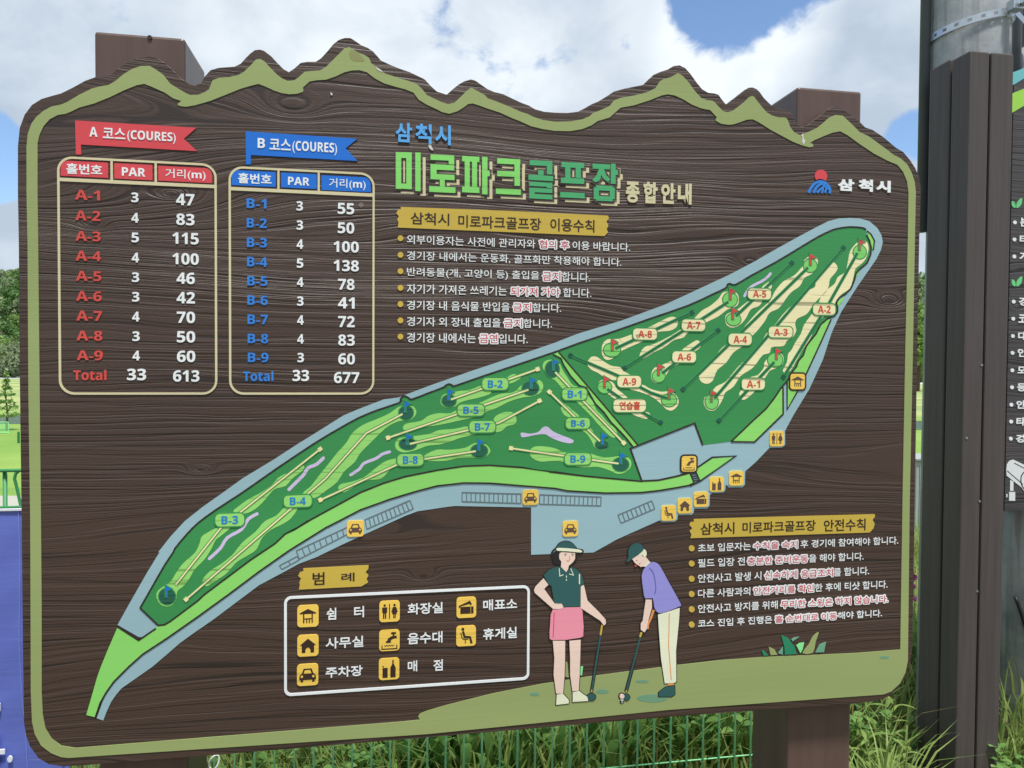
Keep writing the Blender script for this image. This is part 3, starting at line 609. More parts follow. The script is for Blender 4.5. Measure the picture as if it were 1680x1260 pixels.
def fl(z, *p): return smooth(Z(z, *p), 3)
def cat(*ls): return smooth([p for l in ls for p in l], 3)
HOLES = [
 dict(n='A-8', t='A', fair=[fl('a', 365, 325, 372, 270, 410, 237, 480, 235, 570, 205, 700, 150, 820, 90, 870, 86, 888, 115, 878, 155, 830, 180, 740, 190, 650, 250, 560, 290, 480, 330, 440, 370, 400, 380, 375, 360)], green=('a', 435, 312, 57, 46), flag=('a', 437, 315), line=Z('a', 458, 302, 985, 52), lab=('a', 580, 165, 743, 240)),
 dict(n='A-7', t='A', fair=[cat(Z('a', 625, 350, 660, 292, 740, 265, 880, 190), Z('b', -30, 980, 0, 950, 60, 890, 130, 850, 200, 790, 240, 735, 300, 728, 355, 735, 375, 790, 360, 850, 280, 880, 200, 940, 100, 990), Z('a', 960, 190, 930, 225, 860, 245, 800, 290, 720, 330, 650, 370))], green=('b', 300, 797, 60, 60), flag=('b', 300, 797), line=Z('b', 285, 815, 100, 935)+Z('a', 520, 435), lab=('a', 915, 103, 1075, 180)),
 dict(n='A-6', t='A', fair=[fl('a', 705, 490, 722, 440, 770, 420, 850, 385, 900, 380, 900, 405, 850, 430, 810, 480, 790, 525, 745, 540, 715, 522), fl('a', 920, 310, 990, 260, 1025, 245, 1042, 262, 1045, 290, 1010, 320, 960, 345, 910, 345)], green=('a', 757, 492, 42, 40), flag=('a', 755, 485), line=Z('a', 780, 472, 1165, 175), lab=('a', 850, 322, 1012, 397)),
 dict(n='A-5', t='A', fair=[fl('b', 258, 970, 275, 920, 350, 890, 430, 830, 500, 790, 575, 800, 550, 850, 480, 880, 440, 950, 400, 1000, 340, 1035, 280, 1025), fl('b', 575, 690, 630, 646, 648, 655, 660, 682, 640, 712, 590, 715)], green=('b', 330, 967, 60, 50), flag=('b', 322, 965), line=Z('b', 350, 938, 830, 480), lab=('b', 453, 703, 650, 793)),
 dict(n='A-4', t='A', fair=[cat(Z('b', 930, 500, 945, 450, 1000, 415, 1050, 440, 1052, 500, 1010, 570, 940, 610, 900, 680, 830, 730, 780, 790, 720, 870, 640, 910, 600, 980, 520, 1080, 440, 1150), Z('a', 1335, 285, 1270, 330, 1220, 400, 1160, 450, 1130, 520, 1090, 545, 1045, 525, 1035, 470, 1080, 430, 1130, 380, 1190, 300, 1260, 250), Z('b', 400, 1060, 450, 1000, 540, 900, 640, 810, 690, 720, 760, 640, 850, 590, 900, 540))], green=('b', 990, 505, 56, 54), flag=('b', 990, 500), line=Z('b', 970, 520)+Z('a', 925, 580), lab=('a', 1237, 200, 1395, 277)),
 dict(n='A-3', t='A', fair=[cat(Z('b', 1150, 500, 1190, 475, 1225, 515, 1210, 560, 1160, 620, 1150, 680, 1120, 740, 1060, 790, 1010, 850, 960, 920, 880, 960, 860, 1010, 870, 1060, 840, 1120, 790, 1150), Z('c', 760, 40, 660, 50, 640, 100, 580, 120, 520, 200, 480, 240, 390, 300, 330, 390, 260, 440, 240, 490, 200, 560, 160, 595, 110, 590, 75, 540, 85, 480, 130, 455, 180, 390, 260, 350, 320, 280, 400, 190, 500, 110, 560, 40), Z('b', 560, 1180, 620, 1080, 690, 1010, 750, 930, 830, 850, 920, 790, 960, 720, 1030, 690, 1040, 620, 1100, 560))], green=('c', 142, 520, 54, 62), flag=('c', 138, 520), line=Z('b', 1275, 350)+Z('c', 165, 490), lab=('b', 632, 1030, 835, 1122), rev=True),
 dict(n='A-2', t='A', fair=[cat(Z('b', 1315, 470, 1330, 390, 1370, 330, 1420, 290, 1475, 298, 1492, 360, 1470, 440, 1430, 490, 1380, 530, 1360, 610, 1330, 700, 1260, 750, 1210, 810, 1190, 880, 1110, 940, 1060, 990, 1020, 1060, 990, 1130), Z('c', 920, 80, 890, 135, 860, 185, 825, 248, 775, 270, 755, 250, 790, 180, 800, 110), Z('b', 830, 1230, 860, 1170, 910, 1090, 940, 1010, 1020, 900, 1060, 830, 1090, 760, 1150, 700, 1200, 660, 1230, 600, 1290, 560))], green=('b', 1416, 388, 54, 56), flag=('b', 1412, 372), line=Z('c', 760, 305)+Z('b', 1155, 820, 1395, 395), lab=('b', 1013, 832, 1203, 928), rev=True),
 dict(n='A-1', t='A', fair=[fl('c', 620, 150, 650, 112, 700, 100, 745, 112, 762, 150, 750, 200, 700, 230, 640, 255, 600, 315, 560, 320, 475, 310, 540, 290, 590, 230, 595, 190), fl('c', 380, 470, 390, 430, 440, 405, 515, 420, 460, 480, 410, 505)], green=('c', 688, 162, 62, 58), flag=('c', 697, 155), line=Z('c', 680, 178, 205, 680), lab=('c', 400, 320, 597, 415)),
 dict(n='A-9', t='A', fair=[fl('a', 265, 405, 290, 362, 325, 357, 370, 385, 430, 420, 490, 430, 520, 460, 570, 490, 560, 520, 460, 520, 400, 510, 340, 470, 290, 445), fl('a', 550, 575, 640, 550, 700, 580, 780, 600, 840, 595, 888, 640, 890, 690, 850, 728, 810, 720, 780, 690, 720, 640, 640, 605)], green=('a', 828, 658, 50, 42), flag=('a', 828, 650), line=Z('a', 815, 645, 700, 605, 480, 490, 150, 348), lab=('a', 472, 490, 634, 568)),
 dict(n='연습홀', t='A', fair=[fl('a', 335, 570, 345, 535, 380, 515, 440, 535, 470, 580, 545, 645, 470, 655, 400, 610, 360, 600), fl('a', 570, 745, 640, 733, 690, 745, 696, 765, 668, 766, 680, 785, 640, 780, 600, 765)], green=('a', 385, 568, 46, 40), flag=('a', 383, 570), line=Z('a', 402, 580, 600, 718, 770, 808), lab=('a', 445, 650, 667, 738)),
 dict(n='B-1', t='B', fair=[fl('e', 578, 210, 600, 170, 660, 158, 720, 185, 745, 240, 790, 310, 830, 370, 890, 400, 960, 460, 1010, 520, 1040, 590, 1090, 640, 1130, 690, 1200, 750, 1220, 800, 1200, 830, 1150, 810, 1060, 720, 1000, 650, 920, 570, 850, 500, 750, 410, 690, 340, 640, 310, 590, 250)], green=('e', 660, 240, 58, 68), flag=('e', 670, 250), line=Z('e', 685, 265, 1275, 875), lab=('e', 747, 405, 955, 503)),
 dict(n='B-2', t='B', fair=[fl('d', 572, 455, 590, 412, 640, 395, 720, 380, 800, 370, 880, 340, 930, 350, 960, 395, 870, 430, 780, 450, 720, 470, 680, 500, 620, 508, 582, 488), fl('d', 1060, 300, 1120, 253, 1170, 262, 1185, 280, 1130, 315, 1080, 325)], green=('d', 637, 455, 52, 44), flag=('d', 635, 450), line=Z('d', 652, 445, 1315, 213), lab=('d', 892, 282, 1088, 370)),
 dict(n='B-5', t='B', fair=[fl('d', 285, 660, 310, 630, 420, 610, 480, 570, 560, 550, 650, 550, 720, 510, 850, 480, 960, 430, 1040, 400, 1130, 390, 1200, 330, 1270, 300, 1335, 300, 1358, 340, 1340, 390, 1280, 420, 1200, 430, 1100, 460, 1000, 510, 900, 550, 830, 580, 700, 610, 560, 640, 420, 660, 330, 680, 295, 678)], green=('d', 1260, 358, 62, 52), flag=('d', 1265, 362), line=Z('d', 1245, 370, 170, 738), lab=('d', 703, 484, 905, 568)),
 dict(n='B-7', t='B', fair=[fl('d', 225, 790, 250, 745, 330, 730, 480, 710, 560, 680, 680, 670, 790, 650, 880, 690, 800, 720, 720, 740, 640, 770, 560, 790, 470, 800, 390, 830, 300, 850, 240, 832), fl('d', 980, 590, 1050, 545, 1120, 543, 1150, 580, 1145, 630, 1080, 650, 1040, 685, 985, 688)], green=('d', 322, 785, 64, 42), flag=('d', 318, 792), line=Z('d', 337, 785, 800, 675, 1020, 622, 1330, 455), lab=('d', 793, 610, 990, 696)),
 dict(n='B-8', t='B', fair=[fl('d', 440, 880, 540, 830, 640, 830, 760, 815, 830, 780, 900, 780, 945, 815, 950, 850, 900, 890, 800, 890, 700, 895, 600, 915, 450, 912), fl('f', 710, 850, 730, 810, 820, 790, 930, 750, 1020, 680, 1120, 610, 1225, 590, 1215, 650, 1150, 690, 1080, 760, 970, 775, 880, 810, 760, 880)], green=('d', 868, 838, 62, 48), flag=('d', 865, 835), line=Z('d', 842, 840, 450, 900)+Z('f', 1205, 645, 555, 945), lab=('f', 1218, 550, 1440, 650)),
 dict(n='B-9', t='B', fair=[fl('e', 465, 960, 490, 915, 560, 903, 680, 920, 780, 958, 960, 960, 1060, 990, 1140, 1000, 1230, 990, 1310, 1000, 1340, 1040, 1330, 1090, 1280, 1130, 1220, 1140, 1150, 1110, 1050, 1080, 930, 1085, 820, 1065, 750, 1035, 650, 1030, 560, 1035, 490, 1005)], green=('e', 1248, 1060, 68, 56), flag=('e', 1250, 1055), line=Z('e', 1230, 1052, 305, 920), lab=('e', 768, 963, 990, 1060)),
 dict(n='B-6', t='B', fair=[fl('e', 735, 570, 768, 540, 830, 590, 890, 640, 870, 670, 780, 645, 745, 607), fl('e', 915, 760, 985, 745, 1030, 810, 1070, 840, 1130, 850, 1150, 890, 1130, 930, 1085, 943, 1030, 920, 1000, 860, 960, 800)], green=('e', 1088, 890, 56, 40), flag=('e', 1090, 885), line=Z('e', 1070, 860, 635, 435), lab=('e', 778, 660, 982, 750)),
 dict(n='B-3', t='B', fair=[cat(Z('g', 90, 1150, 100, 1100, 150, 1060, 210, 1020, 260, 940, 320, 860, 420, 770, 460, 690, 480, 630, 540, 590, 615, 555, 725, 550, 650, 620, 600, 660, 560, 740, 500, 830, 420, 910, 380, 980, 330, 1050, 270, 1100, 262, 1160, 230, 1215, 175, 1232, 120, 1210)), fl('g', 750, 415, 810, 360, 880, 310, 1000, 245, 1090, 180, 1130, 130, 1200, 90, 1260, 80, 1345, 25, 1360, 20, 1350, 60, 1260, 130, 1200, 195, 1110, 220, 1060, 270, 1000, 340, 930, 400, 850, 432)], green=('g', 182, 1145, 70, 68), flag=('g', 174, 1148), line=Z('g', 255, 1045, 640, 560, 830, 405)+Z('f', 553, 508), lab=('g', 598, 432, 845, 540)),
 dict(n='B-4', t='B', fair=[fl('f', 1380, 175, 1370, 220, 1320, 260, 1240, 265, 1140, 310, 1060, 380, 1000, 440, 900, 540, 850, 620, 760, 700, 700, 790, 610, 860, 500, 930, 405, 890, 470, 830, 540, 740, 620, 640, 700, 540, 780, 450, 830, 370, 920, 300, 1040, 250, 1150, 200, 1220, 150, 1290, 130, 1350, 140), fl('g', 485, 1020, 500, 980, 560, 920, 640, 870, 740, 790, 830, 680, 940, 590, 1020, 500, 1120, 450, 1200, 375, 1305, 375, 1250, 470, 1180, 520, 1080, 570, 1000, 640, 950, 740, 880, 790, 780, 850, 700, 940, 620, 1000, 540, 1050, 510, 1055)], green=('f', 1292, 195, 60, 58), flag=('f', 1285, 190), line=Z('f', 1262, 205, 950, 370, 600, 760, 455, 885)+Z('g', 1240, 395, 345, 1170), lab=('f', 243, 903, 480, 1003)),
]
part('water_hazard', P['lilac'], [ribbon(smooth(Z('f', 285, 855, 350, 790, 410, 730, 450, 670, 520, 640, 580, 585), 3, False), 5.4, 'round'), ribbon(smooth(Z('f', 815, 730, 890, 680, 930, 630, 1030, 590, 1090, 550, 1150, 532), 3, False), 4.8, 'round'),
     ribbon(smooth(Z('g', 545, 820, 640, 730, 700, 640, 820, 570, 880, 480, 955, 435), 3, False), 5.2, 'round'), [fl('e', 388, 800, 400, 785, 470, 795, 540, 780, 580, 740, 620, 735, 660, 770, 720, 800, 800, 830, 845, 855, 820, 878, 740, 865, 650, 830, 600, 800, 520, 805, 450, 820, 400, 825)],
     ribbon(smooth(Z('b', 425, 765, 455, 715, 500, 675, 570, 640, 620, 605, 648, 572), 3, False), 4.2, 'round')], 2.0, MAP, split=True)
for h in HOLES:
    a = h['t'] == 'A'
    FW = part('fairway', P['cream'] if a else P['fairb'], [[f] for f in h['fair']], 2.1)
    z, x, y, rx, ry = h['green']; s = ZM[z][2]; (cx, cy), = Z(z, x, y); rx /= s; ry /= s
    part('green_edge', P['green'], [[ell(cx, cy, rx+1.8, ry+1.8)]], 2.35, FW)
    part('putting_green', P['putta'] if a else P['puttb'], [[ell(cx, cy, rx, ry)]], 2.6, FW)
    ln = h['line']
    part('line_edge', P['green'], [ribbon(ln, 5.2)], 2.85, FW)
    part('play_line', P['tee'] if a else P['teeb'], [ribbon(ln, 1.7 if a else 2.6)], 3.1, FW)
    tp = ln[0] if h.get('rev') else ln[-1]; tq = ln[1] if h.get('rev') else ln[-2]
    an = math.atan2(tq[1]-tp[1], tq[0]-tp[0]); r_ = 4.6
    part('tee_marker', P['tee'] if a else P['teeb'], [[[(tp[0]+r_*math.cos(an+q), tp[1]+r_*math.sin(an+q)) for q in (math.pi/4, 3*math.pi/4, 5*math.pi/4, 7*math.pi/4)]]], 3.3, FW)
    (fx, fy), = Z(*h['flag'])
    part('flag_edge', P['green'], [ribbon([(fx, fy+1), (fx, fy-18)], 5.0), [[(fx-2, fy-21), (fx+11, fy-13.5), (fx-1, fy-7)]]], 3.4, FW)
    part('hole_flag', P['redflag'] if a else P['blueflag'], [ribbon([(fx, fy), (fx, fy-18)], 2.0), [[(fx-1, fy-18.5), (fx+8.6, fy-13.4), (fx-1, fy-9)]]], 3.7, FW)
    z, x0, y0, x1, y1 = h['lab']; (x0, y0), (x1, y1) = Z(z, x0, y0, x1, y1)
    bx = crect(x0, y0, x1, y1); g = .0032; hh = bx[3]-bx[1]
    LB = part('hole_label', P['cream'] if a else P['fairb'], [[rrect(*bx, hh*.36, 6)]], 3.6, px=False)
    part('label_edge', P['green'], [[rrect(bx[0]-g, bx[1]-g, bx[2]+g, bx[3]+g, hh*.36+g, 6)]], 3.45, LB, px=False)
    cx, cz, w, k = (bx[0]+bx[2])/2, (bx[1]+bx[3])/2, bx[2]-bx[0], (.29, .32) if len(h['n']) == 3 and a and h['n'][0] == 'A' else (.29, .33)
    if h['n'] == '연습홀': k = (.32, .32)
    mb = MB(); text(mb, h['n'], (cx-w*k[0], cz-hh*k[1], cx+w*k[0], cz+hh*k[1]), .026, y1=-.0042)
    mb.build('lettering', P['label_red'] if a else P['label_blue'], LB)

# ---- facility icons
def pictogram(kind):
    """polygons in a unit square, y down; returns (dark polygons, light polygons)"""
    rc = lambda a, b, c, d: [[(a, b), (c, b), (c, d), (a, d)]]
    el = lambda *a: [ell(*a, 14)]
    if kind == 'shelter': return [[[(.11, .36), (.5, .17), (.89, .36), (.89, .40), (.11, .40)]], rc(.27, .40, .33, .82), rc(.67, .40, .73, .82), rc(.33, .60, .67, .65), rc(.42, .65, .47, .82), rc(.54, .65, .59, .82)], []
    if kind == 'house': return [[[(.11, .49), (.5, .17), (.89, .49), (.79, .49), (.79, .83), (.62, .83), (.62, .70), (.57, .61), (.5, .58), (.43, .61), (.38, .70), (.38, .83), (.21, .83), (.21, .49)]]], []
    if kind == 'car': return [[[(.22, .46), (.31, .21), (.69, .21), (.78, .46)], [(.31, .44), (.37, .27), (.63, .27), (.69, .44)]], [[(.11, .55), (.2, .44), (.8, .44), (.89, .55), (.89, .73), (.11, .73)]], rc(.17, .73, .29, .83), rc(.71, .73, .83, .83)], [el(.23, .57, .055, .055), el(.77, .57, .055, .055)]
    if kind == 'toilet': return [el(.26, .21, .06, .06), [[(.14, .30), (.38, .30), (.38, .55), (.34, .55), (.34, .84), (.275, .84), (.275, .6), (.245, .6), (.245, .84), (.18, .84), (.18, .55), (.14, .55)]], rc(.475, .14, .52, .86), el(.74, .21, .06, .06), [[(.66, .30), (.82, .30), (.90, .54), (.84, .56), (.86, .64), (.80, .64), (.80, .84), (.75, .84), (.75, .64), (.73, .64), (.73, .84), (.68, .84), (.68, .64), (.62, .64), (.64, .56), (.58, .54)]]], []
    if kind == 'faucet': return [el(.70, .16, .14, .055), rc(.66, .2, .74, .31), [[(.38, .54), (.42, .42), (.52, .34), (.66, .29), (.86, .29), (.86, .40), (.72, .42), (.60, .46), (.54, .56)]], el(.45, .565, .14, .05), ribbon([(.14, .72), (.14, .90), (.86, .90), (.86, .72)], .05), ribbon([(.25, .72), (.31, .77), (.37, .72), (.43, .77), (.49, .72), (.55, .77), (.61, .72), (.67, .77), (.74, .72)], .03)], []
    if kind == 'bottle': return [rc(.18, .44, .43, .90), [[(.17, .33), (.25, .37), (.25, .42), (.17, .38)]], [[(.56, .90), (.56, .45), (.655, .26), (.655, .09), (.725, .09), (.725, .26), (.82, .45), (.82, .90)]]], []
    if kind == 'ticket': return [rc(.19, .46, .86, .80), [[(.10, .52), (.12, .40), (.60, .21), (.66, .17), (.72, .24), (.78, .36), (.70, .40), (.66, .33), (.22, .43), (.15, .5)]]], [rc(.71, .49, .735, .58), rc(.71, .61, .735, .67), rc(.71, .70, .735, .77)]
    if kind == 'seat': return [el(.33, .16, .075, .075), ribbon([(.34, .26), (.42, .54), (.70, .57), (.78, .88)], .11), ribbon([(.23, .32), (.29, .58), (.36, .65), (.62, .66)], .045), ribbon([(.46, .66), (.46, .86)], .045)], []
def icon(kind, x0, y0, x1, y1, dark=False, legend=False):
    b = crect(x0, y0, x1, y1); w, h = b[2]-b[0], b[3]-b[1]
    I = part('facility_icon', P['icon'], [[rrect(*b, w*.17, 5)]], 3.3, px=False)
    if dark:
        g = .0048; part('icon_edge', LINE, [[rrect(b[0]-g, b[1]-g, b[2]+g, b[3]+g, w*.17+g, 5)]], 2.9, I, px=False)
    d, l = pictogram(kind)
    f = lambda pl: [[[(b[0]+x*w, b[3]-y*h) for x, y in lp] for lp in loops] for loops in pl]
    part('pictogram', P['pictk'] if legend else P['pict'], f(d), 3.7, I, px=False)
    if l: part('pictogram_gap', P['icon'], f(l), 4.2, I, px=False)
def zicon(kind, z, x0, y0, x1, y1, **k):
    (a, b), (c, d) = Z(z, x0, y0, x1, y1); icon(kind, a, b, c, d, **k)
zicon('car', 'j', 708, 253, 812, 353); zicon('car', 'j', 971, 457, 1072, 559); zicon('car', 'f', 783, 1121, 929, 1260)
zicon('faucet', 'v', 395, 85, 645, 350, dark=True); zicon('seat', 'v', 45, 932, 295, 1195); zicon('house', 'v', 325, 808, 570, 1070); zicon('ticket', 'v', 605, 700, 852, 958)
zicon('bottle', 'v', 875, 440, 1120, 695); zicon('shelter', 'v', 1210, 340, 1458, 592); zicon('toilet', 'c', 640, 772, 763, 903); zicon('shelter', 'c', 818, 280, 942, 412, dark=True)
for k, b in (('shelter', (145, 352, 278, 488)), ('house', (145, 538, 278, 672)), ('car', (143, 720, 276, 855)), ('toilet', (658, 325, 786, 456)), ('faucet', (657, 507, 785, 638)), ('bottle', (655, 684, 783, 818)), ('ticket', (1141, 302, 1264, 431)), ('seat', (1139, 481, 1262, 608))):
    zicon(k, 'i', *b, legend=True)
# ---- legend frame and words
z1 = L(*Z('i', 98, 298)[0])[1]; z0 = L(*Z('i', 98, 922)[0])[1]; u0 = L(466.3, 1060)[0]; u1 = L(868.6, 1040)[0]; th = .0066
LG = part('legend_frame', P['white'], [[rrect(u0, z0, u1, z1, .017, 6), rrect(u0+th, z0+th, u1-th, z1-th, .0115, 6)]], 2.2, px=False)
for s, b in (('쉼', (328, 374, 388, 446)), ('터', (500, 363, 562, 432)), ('사무실', (322, 560, 558, 628)), ('주차장', (322, 745, 553, 810)), ('화장실', (836, 346, 1055, 414)), ('음수대', (835, 530, 1053, 600)), ('매', (836, 705, 895, 771)), ('점', (997, 698, 1055, 766)), ('매표소', (1308, 322, 1520, 389)), ('휴게실', (1308, 502, 1518, 571))):
    mb = MB(); text(mb, s, lrect(*Z('i', *b[:2])[0], *Z('i', *b[2:])[0]), .014, y1=-.0016); mb.build('legend_lettering', P['white'], LG)

# ---- painted golfers and grass
def kpoly(*p): return Z('k', *p)
def figure(name, pieces):
    root = None
    for nm, mat, pts, lev in pieces:
        loops = [l if isinstance(l[0], tuple) else kpoly(*l) for l in pts]
        o = part(nm, P[mat], [[l] for l in loops], lev, root or BOARD)
        if root is None: root = o
def kr(w, *p, sm=0): 
    q = Z('k', *p); q = smooth(q, 4, False) if sm else q
    return ribbon(q, w)[0]
def kell(cx, cy, rx, ry): return kpoly(*[c for p in ell(cx, cy, rx, ry) for c in p])
def outline(polys, w=1.9):
    return [l for p in polys for l in [ribbon(p, w, closed=True)]]
spots = part('turf_spot', P['spot'], [[kell(110, 1090, 32, 12)], [kell(560, 1073, 43, 16)], [kell(825, 1005, 45, 11)], [kell(893, 1118, 102, 27)], [Z('l', *[c for p in ell(1482, 1032, 32, 10) for c in p])]], 2.0, split=True)
part('painted_grass', P['olive'], [[kpoly(310, 870, 328, 880, 337, 980, 314, 975)], [Z('l', 722, 962, 760, 980, 780, 1015, 735, 1018)], [smooth(Z('l', 945, 1005, 985, 950, 1010, 900, 1050, 868, 1030, 930, 1012, 1002), 2)]], 2.1, split=True)
part('painted_grass', P['jade'], [[Z('l', 675, 985, 700, 995, 722, 1020, 690, 1022)], [Z('l', 803, 885, 850, 905, 890, 960, 908, 1010, 828, 1015, 825, 960)]], 2.1, split=True)
part('painted_grass', P['sage'], [[Z('l', 785, 1005, 800, 985, 815, 965, 815, 1015)], [Z('l', 872, 915, 890, 903, 922, 898, 880, 928)], [Z('l', 1030, 1000, 1055, 950, 1098, 932, 1085, 998)]], 2.1, split=True)
part('painted_grass', P['mint'], [[Z('l', 905, 955, 925, 940, 955, 935, 945, 980, 930, 1005)], [kpoly(412, 912, 432, 905, 425, 965, 412, 965)]], 2.1, split=True)
def golfer_woman():
    hair = [smooth(kpoly(234, 150, 225, 185, 240, 218, 275, 228, 290, 205, 285, 150), 3), smooth(kpoly(370, 150, 392, 180, 385, 205, 360, 218, 355, 160), 3)]
    brim = smooth(kpoly(222, 165, 230, 138, 258, 118, 330, 116, 400, 126, 428, 132, 428, 146, 400, 152, 330, 146, 262, 138), 3)
    crown = smooth(kpoly(258, 128, 262, 102, 280, 83, 318, 72, 352, 82, 375, 105, 384, 130), 3)
    face = kpoly(271, 165, 276, 150, 290, 145, 378, 150, 378, 188, 362, 212, 336, 234, 331, 258, 319, 277, 284, 242, 286, 205, 274, 190)
    shirt = smooth(kpoly(170, 300, 200, 265, 245, 245, 283, 242, 319, 280, 355, 242, 385, 255, 420, 287, 439, 350, 418, 370, 415, 505, 300, 508, 270, 485, 240, 485, 222, 370, 200, 355), 1)
    larm = kpoly(168, 318, 200, 360, 172, 388, 242, 486, 290, 488, 301, 512, 270, 524, 230, 520, 110, 415, 104, 396, 115, 372)
    rarm = kpoly(416, 372, 437, 363, 460, 465, 540, 545, 580, 590, 584, 618, 570, 632, 545, 600, 415, 515)
    skirt = kpoly(230, 525, 268, 527, 303, 513, 415, 510, 427, 535, 435, 640, 432, 705, 410, 714, 320, 727, 225, 729, 209, 720, 208, 680, 216, 560)
    ll = kpoly(230, 735, 312, 735, 311, 850, 308, 960, 298, 1085, 252, 1085, 235, 960, 240, 850); rl = kpoly(340, 735, 415, 728, 412, 850, 408, 960, 402, 1065, 360, 1070, 345, 960, 345, 850)
    sl = smooth(kpoly(256, 1093, 298, 1087, 336, 1128, 336, 1150, 252, 1160), 1); sr_ = smooth(kpoly(362, 1078, 405, 1067, 430, 1088, 460, 1108, 466, 1134, 362, 1140), 1)
    shaft = kr(2.6, 547, 693, 487, 1075); head = kell(487, 1108, 28, 22)
    allp = [brim, crown, shirt, larm, rarm, skirt, ll, rl, sl, sr_, head, face]
    F_ = part('golfer_woman', P['teal'], [[shirt]], 3.2)
    part('figure_outline', LINE, outline(allp, 2.6)+[[kr(5.6, 535, 780, 487, 1075)]], 2.5, F_)
    part('hair', P['black'], [[p] for p in hair], 3.0, F_, split=True); part('hat_crown', P['teal'], [[crown]], 3.5, F_)
    part('hat_brim', P['pale'], [[smooth(kpoly(260, 116, 330, 118, 400, 126, 424, 136, 422, 144, 400, 145, 330, 138, 260, 134), 2)]], 3.8, F_)
    part('skin', P['skin'], [[face], [larm], [rarm], [ll], [rl]], 3.4, F_, split=True)
    part('skirt', P['pink'], [[skirt]], 3.2, F_); part('skirt_line', P['deeppink'], [[kr(1.5, 239, 545, 232, 710)]], 3.7, F_)
    part('shoe', P['pale'], [[sl], [sr_]], 3.6, F_, split=True)
    part('golf_club', P['teal'], [[shaft], [head]], 3.9, F_); part('club_grip', P['strip'], [[kr(2.6, 558, 630, 547, 695)], [kr(2, 488, 1060, 487, 1072)]], 4.1, F_, split=True)
    part('collar_lines', P['pale'], [[kr(1.2, 272, 252, 276, 303, 300, 294)], [kr(1.2, 349, 252, 367, 297, 338, 289)], [kr(1.4, 320, 300, 320, 313)], [kr(1.4, 320, 322, 320, 334)], [kr(1.8, 407, 290, 407, 357)]], 3.7, F_)
    part('face_features', P['orange'], [[kr(1.0, 341, 166, 343, 190, 336, 190)], [kr(1.1, 321, 195, 330, 201, 341, 199)]], 4.0, F_)
    part('eyes', P['black'], [[kell(313, 166, 3, 3)], [kell(362, 166, 3, 3)], [kr(.5, 305, 157, 322, 154)], [kr(.5, 352, 154, 370, 157)]], 4.0, F_)
def golfer_man():
    cap = smooth(kpoly(732, 160, 735, 125, 755, 98, 785, 84, 815, 90, 836, 120, 815, 148, 765, 183, 738, 204, 720, 208, 733, 184), 2)
    hair = smooth(kpoly(833, 122, 853, 140, 853, 165, 838, 178, 826, 160, 800, 160), 2)
    face = kpoly(758, 190, 800, 162, 822, 160, 832, 176, 852, 178, 868, 200, 842, 238, 815, 242, 778, 218)
    collar = kpoly(868, 200, 880, 212, 845, 242, 838, 240)
    shirt = smooth(kpoly(905, 210, 935, 225, 960, 265, 1000, 340, 1080, 485, 1070, 505, 1000, 535, 935, 550, 905, 510, 895, 450, 845, 452, 832, 395, 822, 300, 842, 250, 880, 215), 2)
    arm = kpoly(848, 460, 888, 460, 890, 510, 860, 620, 855, 655, 840, 678, 815, 660, 815, 620, 828, 600); arm2 = kr(3.2, 902, 530, 884, 582, 864, 625, 862, 655)
    tr = kpoly(930, 560, 1000, 540, 1075, 515, 1070, 600, 1050, 800, 1052, 1005, 1040, 1014, 975, 1018, 950, 850, 935, 650)
    sh = smooth(kpoly(980, 1045, 1040, 1035, 1042, 1090, 1020, 1105, 935, 1105, 935, 1080), 1)
    sock = kpoly(995, 1020, 1035, 1016, 1033, 1030, 997, 1032)
    shaft = kr(2.4, 812, 706, 718, 1072); head = kell(720, 1110, 21, 20)
    F_ = part('golfer_man', P['purple'], [[shirt]], 3.2)
    part('figure_outline', LINE, outline([cap, hair, face, shirt, arm, tr, sh, head, kell(690, 1103, 19, 19)], 2.6)+[[kr(6.2, 775, 860, 718, 1072)], [kr(6, 689, 1110, 689, 1152)]], 2.5, F_)
    part('cap', P['teal'], [[cap]], 3.6, F_); part('hair', P['pale'], [[hair], [collar]], 3.5, F_, split=True); part('skin', P['skin'], [[face], [arm]], 3.4, F_, split=True); part('far_arm', P['orange'], [[arm2], [sock]], 2.9, F_)
    part('trousers', P['pale'], [[tr]], 3.1, F_); part('trouser_stripe', P['orange'], [[kr(1.3, 1005, 550, 1003, 650, 1000, 760, 1018, 992)]], 3.6, F_)
    part('shoe', P['teal'], [[sh]], 3.5, F_); part('sleeve_line', P['deeppurple'], [[kr(1.5, 872, 250, 895, 275, 908, 320, 915, 380, 908, 422, sm=1)]], 3.7, F_)
    part('golf_club', P['teal'], [[shaft], [head]], 3.9, F_); part('club_grip', P['strip'], [[kr(2.6, 820, 678, 811, 708)], [kr(1.8, 719, 1062, 718, 1073)]], 4.1, F_, split=True)
    part('golf_ball', P['skin'], [[kell(690, 1103, 16, 16)]], 4.1, F_); part('golf_tee', P['white'], [[kr(.9, 690, 1126, 690, 1148)], [kr(.9, 680, 1128, 700, 1128)]], 4.2, F_)
    part('face_features', P['redtext'], [[kell(781, 235, 7, 5)], [kr(1, 803, 222, 812, 216)]], 4.0, F_)
    part('eye', P['black'], [[kell(788, 198, 2.6, 2.6)]], 4.0, F_)
golfer_woman(); golfer_man()

